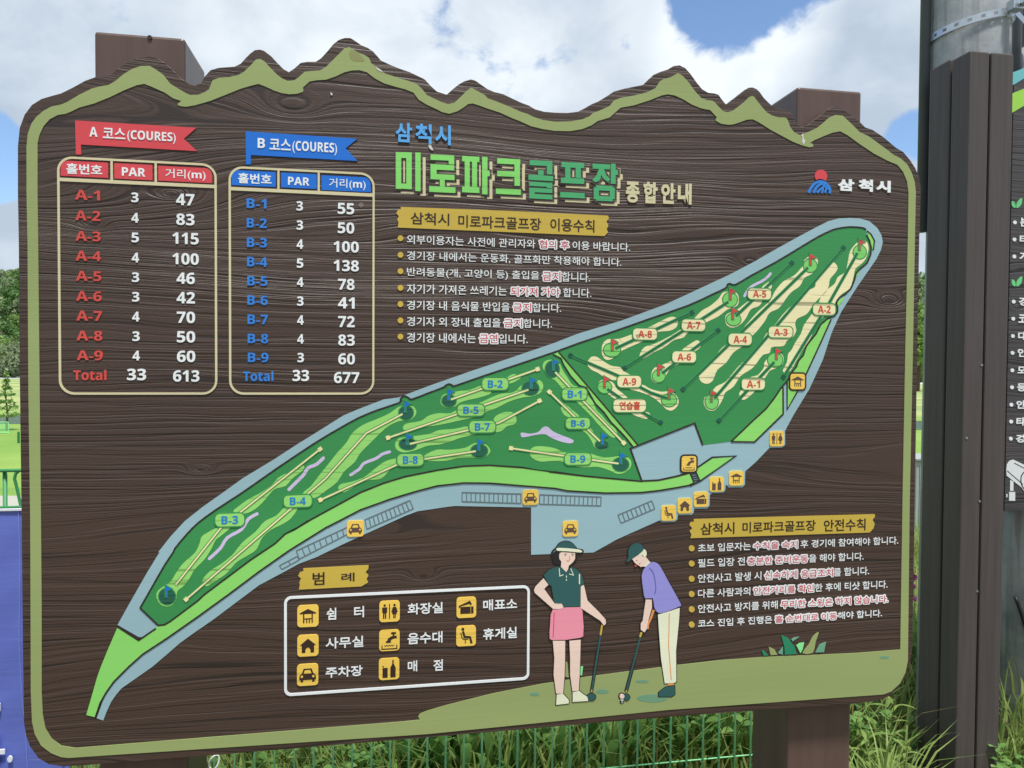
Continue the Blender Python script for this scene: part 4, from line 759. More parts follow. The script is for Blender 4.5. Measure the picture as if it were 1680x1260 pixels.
# ---- chips and knots in the paint
CHIP = paint('bare chipped wood', (206, 206, 198), 0)
part('paint_chip', CHIP, [[smooth([(704, 236), (707, 238), (709, 243), (711, 247), (707, 246), (703, 241)], 2)], [[(1314, 222), (1317, 219), (1318, 228), (1321, 231), (1318, 238), (1315, 233), (1316, 226)]], [smooth([(617, 111), (622, 113), (628, 118), (624, 117.5), (618, 114)], 2)], [smooth([(543, 152), (546, 155), (544, 157), (542, 154)], 2)]], 2.3, split=True)
part('grey_knot', paint('grey filler', (120, 112, 104), 0), [[ell(592.5, 336.5, 4.2, 4.0)]], 1.2)
part('tan_knot', paint('tan knot', (140, 142, 92), 0), [[smooth([(574, 84), (582, 84), (592, 92), (598, 100), (590, 101), (580, 100), (574, 94)], 3)]], 1.9)
# ---- posts of the board
POSTM = plain('post paint', (94, 75, 68), .38, .12, 3, stretch=(9, 9, .7), bump=.25)
def post(pl, pr, ptop, pxside):
    d = TH+.002
    x0 = L(*pl, d)[0]; x1 = L(*pr, d)[0]; z = L(*ptop, d)[1]
    mb = MB(); mb.box(x0, d, -.6, x1, d+.21, z)
    return mb.build('post', POSTM, BOARD, bevel=.008)
p1 = post((158, 640), (305.5, 640), (230, 56), 0)
p2 = post((1301, 640), (1405.5, 640), (1360, 145.5), 0)
mb = MB(); x, z = L(246, 62, TH+.002); mb.prism([[(x+p[0], z+p[1]) for p in ell(0, 0, .0055, .0055, 16)]], TH+.004, TH-.001); mb.build('plug', plain('dark plug', (48, 40, 38)), p1)

# ------------------------------------------------------------------ utility pole, timber cover, second board
CONC, t, b = newmat('weathered concrete'); tc = N(t, 'ShaderNodeTexCoord'); o_ = tc.outputs['Object']
na = noise(t, o_, 3.2, 7, .62, .4); nb = noise(t, mapping(t, o_, (9, 9, .45)), 1.6, 5, .6); nc = noise(t, o_, 60, 3, .6)
c = mixc(t, mrange(t, na, .36, .62), lin(138, 146, 152), lin(186, 190, 192)); c = mixc(t, ma(t, 'MULTIPLY', mrange(t, nb, .52, .66), .55), c, lin(96, 98, 98))
c = mixc(t, ma(t, 'MULTIPLY', mrange(t, noise(t, mapping(t, o_, (11, 11, .5), (3, 2, 7)), 1.4, 3, .5), .64, .70), .5), c, lin(128, 98, 78))
c = mixc(t, ma(t, 'MULTIPLY', nc, .25), c, lin(110, 112, 112)); t.links.new(c, b.inputs['Base Color']); b.inputs['Roughness'].default_value = .85
bp = N(t, 'ShaderNodeBump', ins={'Strength': .3, 'Distance': .003}); t.links.new(nc, bp.inputs['Height']); t.links.new(bp.outputs[0], b.inputs['Normal'])
STEEL = plain('galvanised steel', (188, 196, 202), .38, .1, 30, metal=.85)
PIPE = plain('dark conduit plastic', (96, 100, 108), .45, .08, 8)
TIMB = plain('dark stained timber', (78, 71, 70), .55, .16, 3, stretch=(14, 14, .5), bump=.3)
def PX(x, D): return (x-840)/F*D          # lateral metres of photo column x at forward distance D
def HZ(x, y, D):                          # height of a photo point at forward distance D
    r = ray(x, y); return CAMZ + r.z/r.y*D
def BX(x, D, y=600):
    r = ray(x, y); return r.x/r.y*D
cx_ = BX(1591.5, 3.5, 50)
POLE = empty('utility_pole', (cx_, 3.5, 0), YAW, 'grey concrete utility pole with steel strap standing behind the right edge of the map board', 'utility pole')
mb = MB(); mb.tube([(0, 0, -.9), (0, 0, 7.0)], [.172, .158], 40); mb.build('concrete_shaft', CONC, POLE, smooth=True)
zb = HZ(1600, 26, 3.36)
mb = MB(); n = 64; ri, hw = .176, .017
for i in range(n):
    a0, a1 = 2*math.pi*i/n, 2*math.pi*(i+1)/n
    hole = (i % 3 == 1)
    for (w0, w1) in (((-hw, hw),) if not hole else ((-hw, -.006), (.008, hw))):
        q = [(ri*math.cos(a), ri*math.sin(a), zb+w+.035*math.cos(a)) for a in (a0, a1) for w in (w0, w1)]
        mb.add(q+[(x*1.012, y*1.012, z) for x, y, z in q], [(0, 1, 3, 2), (4, 6, 7, 5), (0, 2, 6, 4), (1, 5, 7, 3), (0, 4, 5, 1), (2, 3, 7, 6)])
SB = mb.build('steel_band', STEEL, POLE)
mb = MB(); mb.box(.03, -.215, zb+.005, .085, -.172, zb+.05); mb.tube([(.05, -.235, zb+.028), (.135, -.185, zb+.028)], .011, 10); mb.tube([(.045, -.225, zb+.055), (.05, -.19, zb+.075)], .006, 8); mb.build('buckle', STEEL, SB, bevel=.003)
mb = MB(); mb.add([(.10, -.15, zb+.045), (.10, -.15, zb+.012), (.30, -.06, zb-.0), (.30, -.06, zb-.03), (.36, .05, zb-.02), (.36, .05, zb-.05)], [(0, 1, 3, 2), (2, 3, 5, 4)])
o = mb.build('strap_tail', STEEL, SB); md = o.modifiers.new('solid', 'SOLIDIFY'); md.thickness = .003
def local(e, Pw):
    return e.matrix_basis.inverted() @ Vector(Pw)
def conduit(x, D, r, z0, z1):
    p = local(POLE, (BX(x, D, 120), D, 0)); mb = MB(); mb.tube([(p.x, p.y, z0), (p.x, p.y, z1)], r, 18); mb.build('cable_conduit', PIPE, POLE, smooth=True)
conduit(1517, 3.54, .0235, HZ(1512, 381, 3.54), 7)
conduit(1667, 3.66, .021, 1.2, 7); conduit(1683, 3.7, .021, 1.2, 7)
# timber cover
c0 = Vector((BX(1592, 3.2, 82), 3.2, 0))
COVER = empty('timber_pole_cover', c0, YAW, 'dark brown square timbers standing upright around the foot of the concrete pole', 'timber cover')
for (x0, y0, x1, y1, px, py, D) in ((0, 0, .098, .105, 1600, 82, 3.2), (.004, .118, .05, .245, 1530, 113, 3.43), (.108, .002, .222, .052, 1640, 86.5, 3.23)):
    mb = MB(); mb.box(x0, y0, -.7, x1, y1, HZ(px, py, D)); mb.build('timber', TIMB, COVER, bevel=.008)
for (x, z) in ((.092, 1.02), (.088, 1.62), (.02, 1.3), (.09, .62)):
    mb = MB(); mb.tube([(x, .004, z), (x, -.004, z)], .0045, 10); mb.build('bolt_head', STEEL, COVER)
# second board
d2 = 1.10
B2 = empty('rules_board', EX*1.95+EY*(D0+d2), YAW, 'dark wooden notice board with teal and lime stripes, partly hidden behind the timber pole cover', 'notice board')
bx0, bw = EX.dot(Vector((0, 0, 0))), 0
def L2(x, y):
    a, z = L(x, y, d2); return (a-1.95, z)
xl = L2(1648, 838)[0]; zt = L2(1672, 106)[1]; zbt = L2(1662, 838.5)[1]
mb = MB(); top = [(xl, L2(1664, 118)[1]), (xl+.05, L2(1664, 118)[1]+.018), (xl+.25, zt+.09), (xl+.6, zt+.16), (xl+1.1, zt+.1), (xl+1.5, zt-.05)]
mb.prism([[(xl, zbt), (xl+1.5, zbt)]+top[::-1]], .05, 0, True); mb.build('board_panel', DARKWOOD, B2, bevel=.003)
def p2(name, rgb, polys, lev=2, g=0):
    mb = MB()
    for p in polys: mb.prism([[L2(*q) for q in p]], .0005, -lev/1000)
    return mb.build(name, paint(name+' paint', rgb, g), B2)
p2('teal_stripe', (112, 190, 196), [[(1640, 126), (1665, 117.5), (1684, 110), (1720, 98), (1720, 112), (1684, 126), (1665, 138), (1640, 149)]], 1.6)
p2('lime_stripe', (160, 214, 84), [[(1640, 161), (1665, 151.5), (1684, 144), (1720, 130), (1720, 152), (1684, 171), (1664, 183), (1640, 196)]], 1.9)
for cy in (333, 461.5):
    p2('leaf_icon', (110, 204, 132), [smooth([(1660, cy-3), (1664.5, cy), (1666, cy+7), (1663, cy+8), (1659.5, cy+4)], 3), smooth([(1676, cy-8), (1676, cy), (1672.5, cy+6), (1667.5, cy+8.5), (1667, cy+3), (1670, cy-3)], 3)], 2)
wm = P['white']
for (x, y), s in zip(((1664.7, 365), (1664, 393), (1663.8, 421), (1662.7, 495), (1662, 523), (1661.4, 551.4), (1660.8, 579), (1660.5, 607.6), (1660, 635.5), (1659, 664), (1658.6, 691.7), (1658, 719.7)), ('본', '타', '가', '경', '코', '대', '인', '모자', '등산', '안면', '타인', '경기')):
    mb = MB(); mt = MB(); mb.prism([[L2(*p) for p in ell(x, y, 3.1, 3.1, 14)]], .0005, -.002)
    a = L2(x+8, y+6.5); b = L2(x+8+14.5*len(s), y-7)
    text(mt, s, (a[0], a[1], b[0], b[1]), .03, y1=-.003)
    mb.build('bullet', wm, mt.build('rule_lettering', wm, B2))
cz = lambda *p: [(1480+p[i]/4.2, 560+p[i+1]/4.2) for i in range(0, len(p), 2)]
o = p2('camera_pictogram', (228, 232, 234), [cz(720, 850, 738, 824, 765, 815, 860, 860, 860, 1060, 820, 1005, 718, 925, 716, 885), cz(742, 955, 765, 965, 765, 1030, 742, 1030), cz(735, 1038, 777, 1038, 777, 1098, 735, 1098), cz(716, 1052, 724, 1052, 724, 1074, 716, 1074), cz(860, 860, 920, 885, 900, 1060, 860, 1060)], 2)
mb = MB()
for r_ in (ribbon(cz(770, 838, 900, 905), 1.2), ribbon(cz(722, 892, 830, 985), 1.2), ribbon(smooth(cz(870, 870, 820, 925, 822, 990, 860, 1040), 4, False), 1.6)): mb.prism([[L2(*q) for q in r_[0]]], .0005, -.0026)
mb.build('pictogram_lines', P['black'], o)
# second pole
q2 = (D0+d2+.05+.17)
POLE2c = EX*(L(1641, 1050, d2+.22)[0]+.16) + EY*(D0+d2+.05+.165)
POLE2 = empty('support_pole', POLE2c, YAW, 'grey concrete pole with a perforated steel band and black cable under the dark notice board', 'utility pole')
mb = MB(); mb.tube([(0, 0, -.9), (0, 0, 3.2)], [.16, .155], 36); mb.build('concrete_shaft', CONC, POLE2, smooth=True)
zb2 = L(1660, 1158, d2+.08)[1]
mb = MB(); ri = .164
for i in range(n):
    a0, a1 = 2*math.pi*i/n, 2*math.pi*(i+1)/n
    for (w0, w1) in (((-.026, .026),) if i % 3 != 1 else ((-.026, -.006), (.008, .026))):
        q = [(ri*math.cos(a), ri*math.sin(a), zb2+w) for a in (a0, a1) for w in (w0, w1)]
        mb.add(q+[(x*1.012, y*1.012, z) for x, y, z in q], [(0, 1, 3, 2), (4, 6, 7, 5), (0, 2, 6, 4), (1, 5, 7, 3), (0, 4, 5, 1), (2, 3, 7, 6)])
mb.build('steel_band', STEEL, POLE2)
mb = MB(); pts = []
for i in range(14):
    f = i/13; a = R(205+50*f); pts.append((.17*math.cos(a), .17*math.sin(a), L(1648, 985, d2+.1)[1]-.55*f**1.2))
mb.tube(pts, .0085, 10); mb.build('black_cable', plain('cable rubber', (26, 26, 28), .5), POLE2, smooth=True)

# ------------------------------------------------------------------ fence and banner
FD = .95
FG = plain('green fence coating', (150, 230, 166), .42, .06, 5)
FGD = plain('green rail coating', (62, 140, 84), .45, .06, 5)
FENCE = empty('mesh_fence', EY*(D0+FD), YAW, 'green coated wire mesh fence running behind the map board', 'fence')
ft = L(15, 772, FD)[1]; f2 = L(15, 832, FD)[1]; x_end = L(1300, 1200, FD)[0]; x_beg = L(-900, 900, FD)[0]
mb = MB(); xx = L(878, 1200, FD)[0]; step = L(906.6, 1200, FD)[0]-xx; k0 = int((xx-x_beg)/step); cnt = 0
x = xx-k0*step
while x < x_end: mb.tube([(x, 0, -.38), (x, 0, f2)], .0042, 6); x += step
for z in (f2, f2-.2, f2-.4, L(1150, 1247, FD)[1], -.3): mb.tube([(x_beg, .005, z), (x_end, .005, z)], .003, 6)
mb.build('wire_panel', FG, FENCE, smooth=True)
mb = MB(); mb.tube([(x_beg, .0, ft), (x_end, 0, ft)], .006, 8); mb.build('top_rail', FGD, FENCE, smooth=True)
mb = MB(); mb.tube([(x_beg, -.004, f2), (x_end, -.004, f2)], .005, 8); mb.build('lower_rail', FGD, FENCE, smooth=True)
xs = L(5.5, 800, FD)[0]
for i in (-2, -1, 0, 1):
    xp = xs+i*.58
    mb = MB(); mb.tube([(xp, .012, -.6), (xp, .012, ft)], .0075, 10); mb.build('fence_post', FGD, FENCE, smooth=True)
    h = ft-f2; xb = xp+(L(24, 800, FD)[0]-xs)
    mb = MB(); mb.tube([tuple(p) for p in ((xb+.035, .01, ft), (xb+.015, .005, ft), (xb+.003, 0, ft-.012), (xb, 0, ft-.03), (xb+.008, 0, ft-h*.5), (xb+.02, 0, ft-h), (xb+.02, 0, ft-h-.05))], .0055, 8); mb.build('bent_wire', FGD, FENCE, smooth=True)
BD = FD-.02
BANM, t, b = newmat('blue banner cloth'); b.inputs['Base Color'].default_value = (*lin(98, 113, 197), 1); b.inputs['Roughness'].default_value = .55
tc = N(t, 'ShaderNodeTexCoord'); nn = noise(t, mapping(t, tc.outputs['Object'], (2.2, 1, 26)), 1.0, 5, .55, .6)
bp = N(t, 'ShaderNodeBump', ins={'Strength': .22, 'Distance': .006}); t.links.new(nn, bp.inputs['Height']); t.links.new(bp.outputs[0], b.inputs['Normal'])
BAN = empty('blue_banner', EY*(D0+BD), YAW, 'blue cloth banner with white lettering tied to the green fence', 'banner')
bx1 = L(113, 1250, BD)[0]; bx_0 = bx1-2.2; bz1 = L(15, 836, BD)[1]; bz0 = L(60, 1300, BD)[1]
def bz_off(u, z): return .006*math.sin(u*9+z*5)*.6+.002*math.sin(z*31+3*math.sin(u*7))*.5
mb = MB(); NX, NZ = 110, 70
for j in range(NZ+1):
    for i in range(NX+1):
        u = bx_0+(bx1-bx_0)*i/NX; z = bz0+(bz1-bz0)*j/NZ
        mb.v.append((u, bz_off(u, z), z))
for j in range(NZ):
    for i in range(NX): a = j*(NX+1)+i; mb.f.append((a, a+1, a+NX+2, a+NX+1))
BS = mb.build('banner_cloth', BANM, BAN, smooth=True)
mb = MB(); mb.box(bx_0, -.006, bz1-.004, bx1, .006, bz1+.003); mb.build('white_hem', plain('white hem', (222, 226, 232)), BAN)
mb = MB(); xs_ = L(32, 1000, BD)[0]
pts = [(xs_+.02*f*f+.004*math.sin(f*9), bz_off(xs_, bz1+(bz0-bz1)*f)-.0025, bz1+(bz0-bz1)*f) for f in (i/30 for i in range(31))]
mb.tube(pts, .0012, 6); mb.build('stitched_seam', plain('seam thread', (130, 146, 214)), BAN)
mb = MB()
a = L(10.5, 1262, BD); b2_ = L(10.5, 1205, BD); wd = (b2_[1]-a[1])
text(mb, '다', (a[0]-wd*.86, a[1]-.004, a[0], b2_[1]), .03, y0=-.006, y1=-.011)
W_ = plain('banner white', (226, 232, 240)); mb.build('banner_lettering', W_, BAN); mb = MB()
mb.prism([[L(*p, BD) for p in ell(18.5, 1243, 4.2, 5.2, 16)]], -.006, -.011)
mb.build('banner_lettering', W_, BAN); mb = MB()
mb.prism([[L(*p, BD) for p in [(-16, 1152), (3, 1152), (3, 1164.5), (-16, 1164.5)]]], -.006, -.011)
mb.build('banner_lettering', W_, BAN)
# white cord loop by the left post
ROPE = MB(); pts = []
for i in range(22):
    a = R(-100+400*i/21); p = L(351+7.5*math.cos(a)+.3*(11*math.sin(a)), 1251-12*math.sin(a), FD-.03); pts.append((p[0], .004*math.sin(a*2), p[1]))
ROPE.tube(pts, .0034, 8); o = ROPE.build('cord_loop', plain('white cord', (214, 218, 206), .8), None, smooth=True); o.location = EY*(D0+FD-.03); o.rotation_euler = (0, 0, YAW)
tag(o, 'thin white cord tied in a loop on the fence beside the left post', 'cord')

# ------------------------------------------------------------------ land
rng = np.random.default_rng(5); random.seed(5)
def groundz(x, y):
    f = np.clip((y-11.5)/5, 0, 1); f = f*f*(3-2*f)
    b = np.clip((y-.176*np.clip(x, -6, 6)-2.15)/.6, 0, 1); b = b*b*(3-2*b)
    return -.4*b-1.6*f
def land():
    ys = np.concatenate([np.linspace(-30, 1, 12), np.linspace(1.2, 5, 34), np.linspace(5.5, 11, 10), np.linspace(11.5, 17, 12), np.array([20, 30, 45, 60, 90, 130, 180, 240, 320, 450, 700, 1200, 2500])])
    xsn = np.concatenate([np.array([-2500, -900, -400, -200, -100, -50]), np.linspace(-30, 30, 31), np.array([50, 100, 200, 400, 900, 2500])])
    v = [(float(x), float(y), float(groundz(x, y))) for y in ys for x in xsn]; w = len(xsn)
    f = [(j*w+i, j*w+i+1, (j+1)*w+i+1, (j+1)*w+i) for j in range(len(ys)-1) for i in range(w-1)]
    M, t, b = newmat('lawn'); tc = N(t, 'ShaderNodeTexCoord'); o_ = tc.outputs['Object']
    n1 = noise(t, o_, .12, 6, .6); n2 = noise(t, o_, 30, 4, .6)
    c = mixc(t, mrange(t, n1, .35, .65), lin(112, 150, 54), lin(142, 172, 76)); c = mixc(t, ma(t, 'MULTIPLY', mrange(t, n2, .3, .7), .3), c, lin(84, 112, 54))
    sx = N(t, 'ShaderNodeSeparateXYZ'); t.links.new(o_, sx.inputs[0])
    near = mrange(t, sx.outputs[1], 7, 10, 0, 1)
    dirt = mixc(t, mrange(t, noise(t, o_, 5, 6, .6), .4, .6), lin(70, 78, 40), lin(104, 92, 66))
    c = mixc(t, near, dirt, c)
    far = mrange(t, sx.outputs[1], 52, 60, 0, 1)
    fld = mixc(t, mrange(t, noise(t, mapping(t, o_, (.02, .09, 1)), 1, 4, .6), .42, .58), lin(168, 174, 108), lin(130, 152, 90)); c = mixc(t, far, c, fld)
    t.links.new(c, b.inputs['Base Color']); b.inputs['Roughness'].default_value = .9
    mb = MB(); mb.add(v, f); tag(mb.build('ground', M, None, smooth=True), kind='structure')
land()
def sheet(name, x0, y0, x1, y1, z, mat):
    mb = MB(); mb.add([(x0, y0, z), (x1, y0, z), (x1, y1, z), (x0, y1, z)], [(0, 1, 2, 3)]); return tag(mb.build(name, mat), kind='structure')
sheet('path', -60, 10.0, 60, 11.0, -.394, plain('pale concrete path', (168, 166, 154), .9, .08, 2))
Mw, t, b = newmat('pond water'); b.inputs['Base Color'].default_value = (*lin(120, 138, 140), 1); b.inputs['Roughness'].default_value = .08
sheet('pond', -120, 43.5, 160, 51, -1.99, Mw)
sheet('road', -400, 172, 400, 196, -1.95, plain('pale road', (192, 196, 192), .9, .06, .3))

# hills and wood
def ridge(x): return 34+9*math.sin(x*.011+1.2)+5*math.sin(x*.031+.4)+ .03*abs(x)
def hill_h(x, y):
    f = min(1, max(0, (y-205)/75)); f = f*f*(3-2*f); return -2+f*ridge(x)*.86
mb = MB(); nx, ny = 60, 12
for j in range(ny+1):
    for i in range(nx+1):
        x = -360+720*i/nx; y = 200+130*j/ny; mb.v.append((x, y, hill_h(x, y)-.3))
for j in range(ny):
    for i in range(nx): a = j*(nx+1)+i; mb.f.append((a, a+1, a+nx+2, a+nx+1))
tag(mb.build('hill', plain('hill soil', (62, 84, 44), .95, .2, .1), None, smooth=True), kind='structure')
def leafmat(name, a, bb, sc=.5, trans=.25, rough=.55):
    M, t, b = newmat(name); oi = N(t, 'ShaderNodeNewGeometry'); tc = N(t, 'ShaderNodeTexCoord')
    r_ = oi.outputs['Random Per Island']; nn = noise(t, tc.outputs['Object'], sc, 3, .6)
    f = ma(t, 'ADD', ma(t, 'MULTIPLY', r_, .55), ma(t, 'MULTIPLY', mrange(t, nn, .35, .65), .45))
    c = mixc(t, f, lin(*a), lin(*bb)); t.links.new(c, b.inputs['Base Color']); b.inputs['Roughness'].default_value = rough; b.inputs['Specular IOR Level'].default_value = .3
    if trans:
        tr = N(t, 'ShaderNodeBsdfTranslucent'); t.links.new(c, tr.inputs['Color'])
        mx = N(t, 'ShaderNodeMixShader', ins={0: trans}); out = t.nodes['Material Output']
        t.links.new(b.outputs[0], mx.inputs[1]); t.links.new(tr.outputs[0], mx.inputs[2]); t.links.new(mx.outputs[0], out.inputs['Surface'])
    return M
def npmesh(name, V, Fq, mat, parent=None):
    me = bpy.data.meshes.new(name); k = Fq.shape[1]
    me.vertices.add(len(V)); me.vertices.foreach_set('co', V.astype(np.float32).ravel())
    me.loops.add(Fq.size); me.loops.foreach_set('vertex_index', Fq.astype(np.int32).ravel())
    me.polygons.add(len(Fq)); me.polygons.foreach_set('loop_start', np.arange(0, Fq.size, k, dtype=np.int32))
    try: me.polygons.foreach_set('loop_total', np.full(len(Fq), k, dtype=np.int32))
    except Exception: pass
    me.update(calc_edges=True); me.validate(); me.materials.append(mat)
    o = bpy.data.objects.new(name, me); COL.objects.link(o)
    if parent: o.parent = parent
    return o
def cards(cen, size, up_bias=.3):
    """randomly turned leaf-clump quads"""
    n = len(cen); d = rng.normal(size=(n, 3)); d[:, 2] += up_bias; d /= np.linalg.norm(d, axis=1)[:, None]
    a = np.cross(d, rng.normal(size=(n, 3))); a /= np.linalg.norm(a, axis=1)[:, None]; b = np.cross(d, a)
    s = size*rng.uniform(.6, 1.3, n) if np.isscalar(size) else size
    s = s[:, None]; al = rng.uniform(.5, .9, n)[:, None]
    V = np.stack([cen-a*s, cen-b*s*al+a*s*.1, cen+a*s, cen+b*s*al-a*s*.1], 1).reshape(-1, 3)
    return V, np.arange(n*4).reshape(-1, 4)
def crown_pts(n, rx, rz, lumps=7):
    """points through an uneven crown made of clumps"""
    cs = rng.normal(size=(lumps, 3)); cs /= np.linalg.norm(cs, axis=1)[:, None]; cs *= rng.uniform(.3, .75, lumps)[:, None]
    i = rng.integers(0, lumps, n); d = rng.normal(size=(n, 3)); d /= np.linalg.norm(d, axis=1)[:, None]; r_ = rng.uniform(.55, 1, n)**.5*rng.uniform(.3, .5, lumps)[i]
    p = cs[i]+d*r_[:, None]; return p*np.array([rx, rx, rz])
LEAFS = [leafmat('wood leaves deep', (88, 124, 72), (118, 152, 88), .08, .4), leafmat('wood leaves bright', (112, 146, 80), (152, 178, 104), .08, .4), leafmat('wood leaves grey', (124, 142, 106), (160, 172, 138), .08, .4)]
def wood(name, mat, n, seed, ymin, ymax, per, sz):
    cs = []
    for k in range(n):
        side = rng.random(); y = rng.uniform(ymin, ymax)
        x = (rng.uniform(-160, 70)-840)/F*y if side < .42 else ((rng.uniform(1460, 1600)-840)/F*y if side < .6 else rng.uniform(-320, 320))
        s = rng.uniform(.8, 1.35)*sz
        cs.append(crown_pts(per, 3.6*s, 4.4*s)+np.array([x, y, hill_h(x, y)+3.4*s]))
    V, Fq = cards(np.concatenate(cs), .62); return tag(npmesh(name, V, Fq, mat), kind='stuff')
for i, (m_, n_, sz) in enumerate(((LEAFS[0], 420, 1.0), (LEAFS[1], 330, .9), (LEAFS[2], 220, 1.0))):
    tag(wood('forest', m_, n_, i, 203, 300, 380, sz), ('deep green', 'bright green', 'grey green')[i]+' trees of the wood covering the far hillside', 'forest')

BARK = plain('bark', (92, 76, 60), .9, .2, 12)
def tree(x, y, z, h, rx, mat, per, lab, group, sz=.3, conic=False):
    T = empty('tree', (x, y, z), rng.uniform(0, 6), lab, 'tree', group)
    mb = MB(); mb.tube([(0, 0, 0), (.03*h, 0, h*.35), (0, .02*h, h*.7), (.0, .0, h*.96)], [h*.022, h*.016, h*.01, h*.003], 8)
    for k in range(9):
        a = k*2.4; zz = h*(.3+.06*k); l = rx*(.9 if not conic else 1.0-.07*k); mb.tube([(0, 0, zz), (l*.5*math.cos(a), l*.5*math.sin(a), zz+l*.25), (l*.85*math.cos(a), l*.85*math.sin(a), zz+l*.35)], [h*.008, h*.005, h*.002], 6)
    mb.build('trunk', BARK, T)
    if conic:
        zz = rng.uniform(.2, 1, per); rr = rx*(1.05-zz)*np.sqrt(rng.uniform(.1, 1, per)); lay = np.round(zz*8)/8+rng.normal(0, .018, per); an = rng.uniform(0, 6.28, per)
        pts = np.stack([rr*np.cos(an), rr*np.sin(an), lay*h+rr*.15], 1)
    else: pts = crown_pts(per, rx, h*.5)+np.array([0, 0, h*.52])
    V, Fq = cards(pts, sz); npmesh('crown', V, Fq, mat, T); return T
YL = leafmat('young tree leaves', (120, 150, 84), (160, 184, 116), 1.2)
g = G(11, -2, 706)
tree(g.x, g.y, -2, 3.05, .75, YL, 380, 'young light green tree on the lawn left of the board', None, .11, True)
for (px, py, D, h, rx, m_, lab) in ((24, 612, 185, 10, 6.5, LEAFS[2], 'broad grey green tree at the foot of the left hill'), (2, 600, 190, 13, 7, LEAFS[1], 'bright green tree at the foot of the left hill'), (1506, 640, 120, 15, 5, LEAFS[1], 'tree seen in the gap between the map board and the pole')):
    tree(BX(px, D), D, -2, h, rx, m_, 1800, lab, None, .5)
# small course furniture seen at the left edge
g = G(4, -2, 711)
NET = empty('practice_net', (g.x, g.y, -2), 0, 'small green net panel on the lawn at the far left', 'net')
mb = MB(); w_, h_ = .62, .58
for a_, b_ in (((-w_/2, 0), (-w_/2, h_)), ((w_/2, 0), (w_/2, h_)), ((-w_/2, h_), (w_/2, h_)), ((-w_/2, .04), (w_/2, .04))): mb.tube([(a_[0], 0, a_[1]), (b_[0], 0, b_[1])], .02, 8)
mb.build('frame', FG, NET)
mb = MB()
for i in range(1, 12):
    mb.box(-w_/2+w_*i/12-.004, -.004, .04, -w_/2+w_*i/12+.004, .004, h_); mb.box(-w_/2, -.003, .04+h_*i/13-.004, w_/2, .003, .04+h_*i/13+.004)
mb.build('netting', FG, NET)
g = G(30.5, -2, 727); mb = MB(); mb.tube([(0, 0, -.1), (0, 0, .5), (0, 0, .53)], [.05, .05, .03], 12); o = mb.build('marker_post', plain('marker green', (44, 110, 70))); o.location = (g.x, g.y, -2)
tag(o, 'short dark green marker post on the lawn by the board edge', 'post')
# pale cabinet in the gap
g = G(1505, -.4, 886); CAB = empty('utility_cabinet', (g.x+.18, g.y+.15, -.4), YAW, 'pale grey metal cabinet standing behind the right edge of the map board', 'cabinet')
hc = HZ(1505, 750, g.y)+.4
mb = MB(); mb.box(-.3, -.2, 0, .3, .2, hc-.03); mb.build('body', plain('cabinet grey', (160, 170, 168), .5, .05, 3), CAB, bevel=.006)
mb = MB(); mb.box(-.33, -.23, hc-.028, .33, .23, hc); mb.build('lid', plain('cabinet lid', (158, 166, 164), .5, .05, 3), CAB, bevel=.006)
mb = MB(); mb.box(-.26, -.21, .06, .26, -.203, hc-.09); mb.build('door', plain('cabinet door', (156, 166, 164), .5, .05, 3), CAB)

# ------------------------------------------------------------------ weeds
GR = [leafmat('grass blades', (108, 142, 64), (176, 192, 114), 3, .45), leafmat('broad leaves', (96, 142, 70), (150, 188, 108), 4, .45), leafmat('dry stems', (120, 104, 62), (150, 138, 86), 4, .1)]
def blades(n, x0, x1, y0, y1, h0, h1, w, mat, name):
    x = rng.uniform(x0, x1, n); y = y0+(y1-y0)*rng.random(n)**1.3
    y = y+.176*x; px_ = 840+F*x/y; ok = (px_ < 1500) | ((px_ > 1650) & (y > 3.3)) | (y > 3.9); x, y = x[ok], y[ok]; n = len(x); cl = np.sin(x*2.3+1)*np.sin(y*1.9)*.25+.85
    h = rng.uniform(h0, h1, n)*cl; an = rng.uniform(0, 6.28, n); lean = rng.uniform(.1, .75, n)*h; wd = w*rng.uniform(.6, 1.4, n)
    dx, dy = np.cos(an), np.sin(an); px, py = -dy, dx
    V = np.zeros((n, 7, 3))
    for k, (f, ww) in enumerate(((0, .7), (.4, 1), (.75, .7))):
        cx = x+dx*lean*f**2; cy = y+dy*lean*f**2; cz = h*(f-.18*f**3)
        V[:, 2*k] = np.stack([cx-px*wd*ww, cy-py*wd*ww, cz], 1); V[:, 2*k+1] = np.stack([cx+px*wd*ww, cy+py*wd*ww, cz], 1)
    V[:, 6] = np.stack([x+dx*lean, y+dy*lean, h*.80], 1)
    V[:, :, 2] += groundz(x, y)[:, None]
    b_ = np.arange(n)[:, None]*7
    Fq = np.concatenate([b_+np.array([[0, 1, 3, 2]]), b_+np.array([[2, 3, 5, 4]]), b_+np.array([[4, 5, 6, 6]])])
    T4 = Fq[:2*n]; T3 = Fq[2*n:, :3]
    allq = np.concatenate([T4[:, [0, 1, 2]], T4[:, [0, 2, 3]], T3])
    return tag(npmesh(name, V.reshape(-1, 3), allq, mat), kind='stuff')
tag(blades(15500, -3.2, 4.6, 3.05, 7.4, .3, .85, .0055, GR[0], 'grass'), 'tall green grass growing thickly behind the fence', 'grass')
tag(blades(2600, 1.25, 3.2, 2.3, 3.9, .22, .55, .005, GR[0], 'grass'), 'brighter grass around the right post and poles', 'grass')
tag(blades(3000, -3, 4.2, 3.1, 7.0, .4, .95, .003, GR[2], 'grass'), 'dry straw coloured stalks among the green weeds', 'grass')
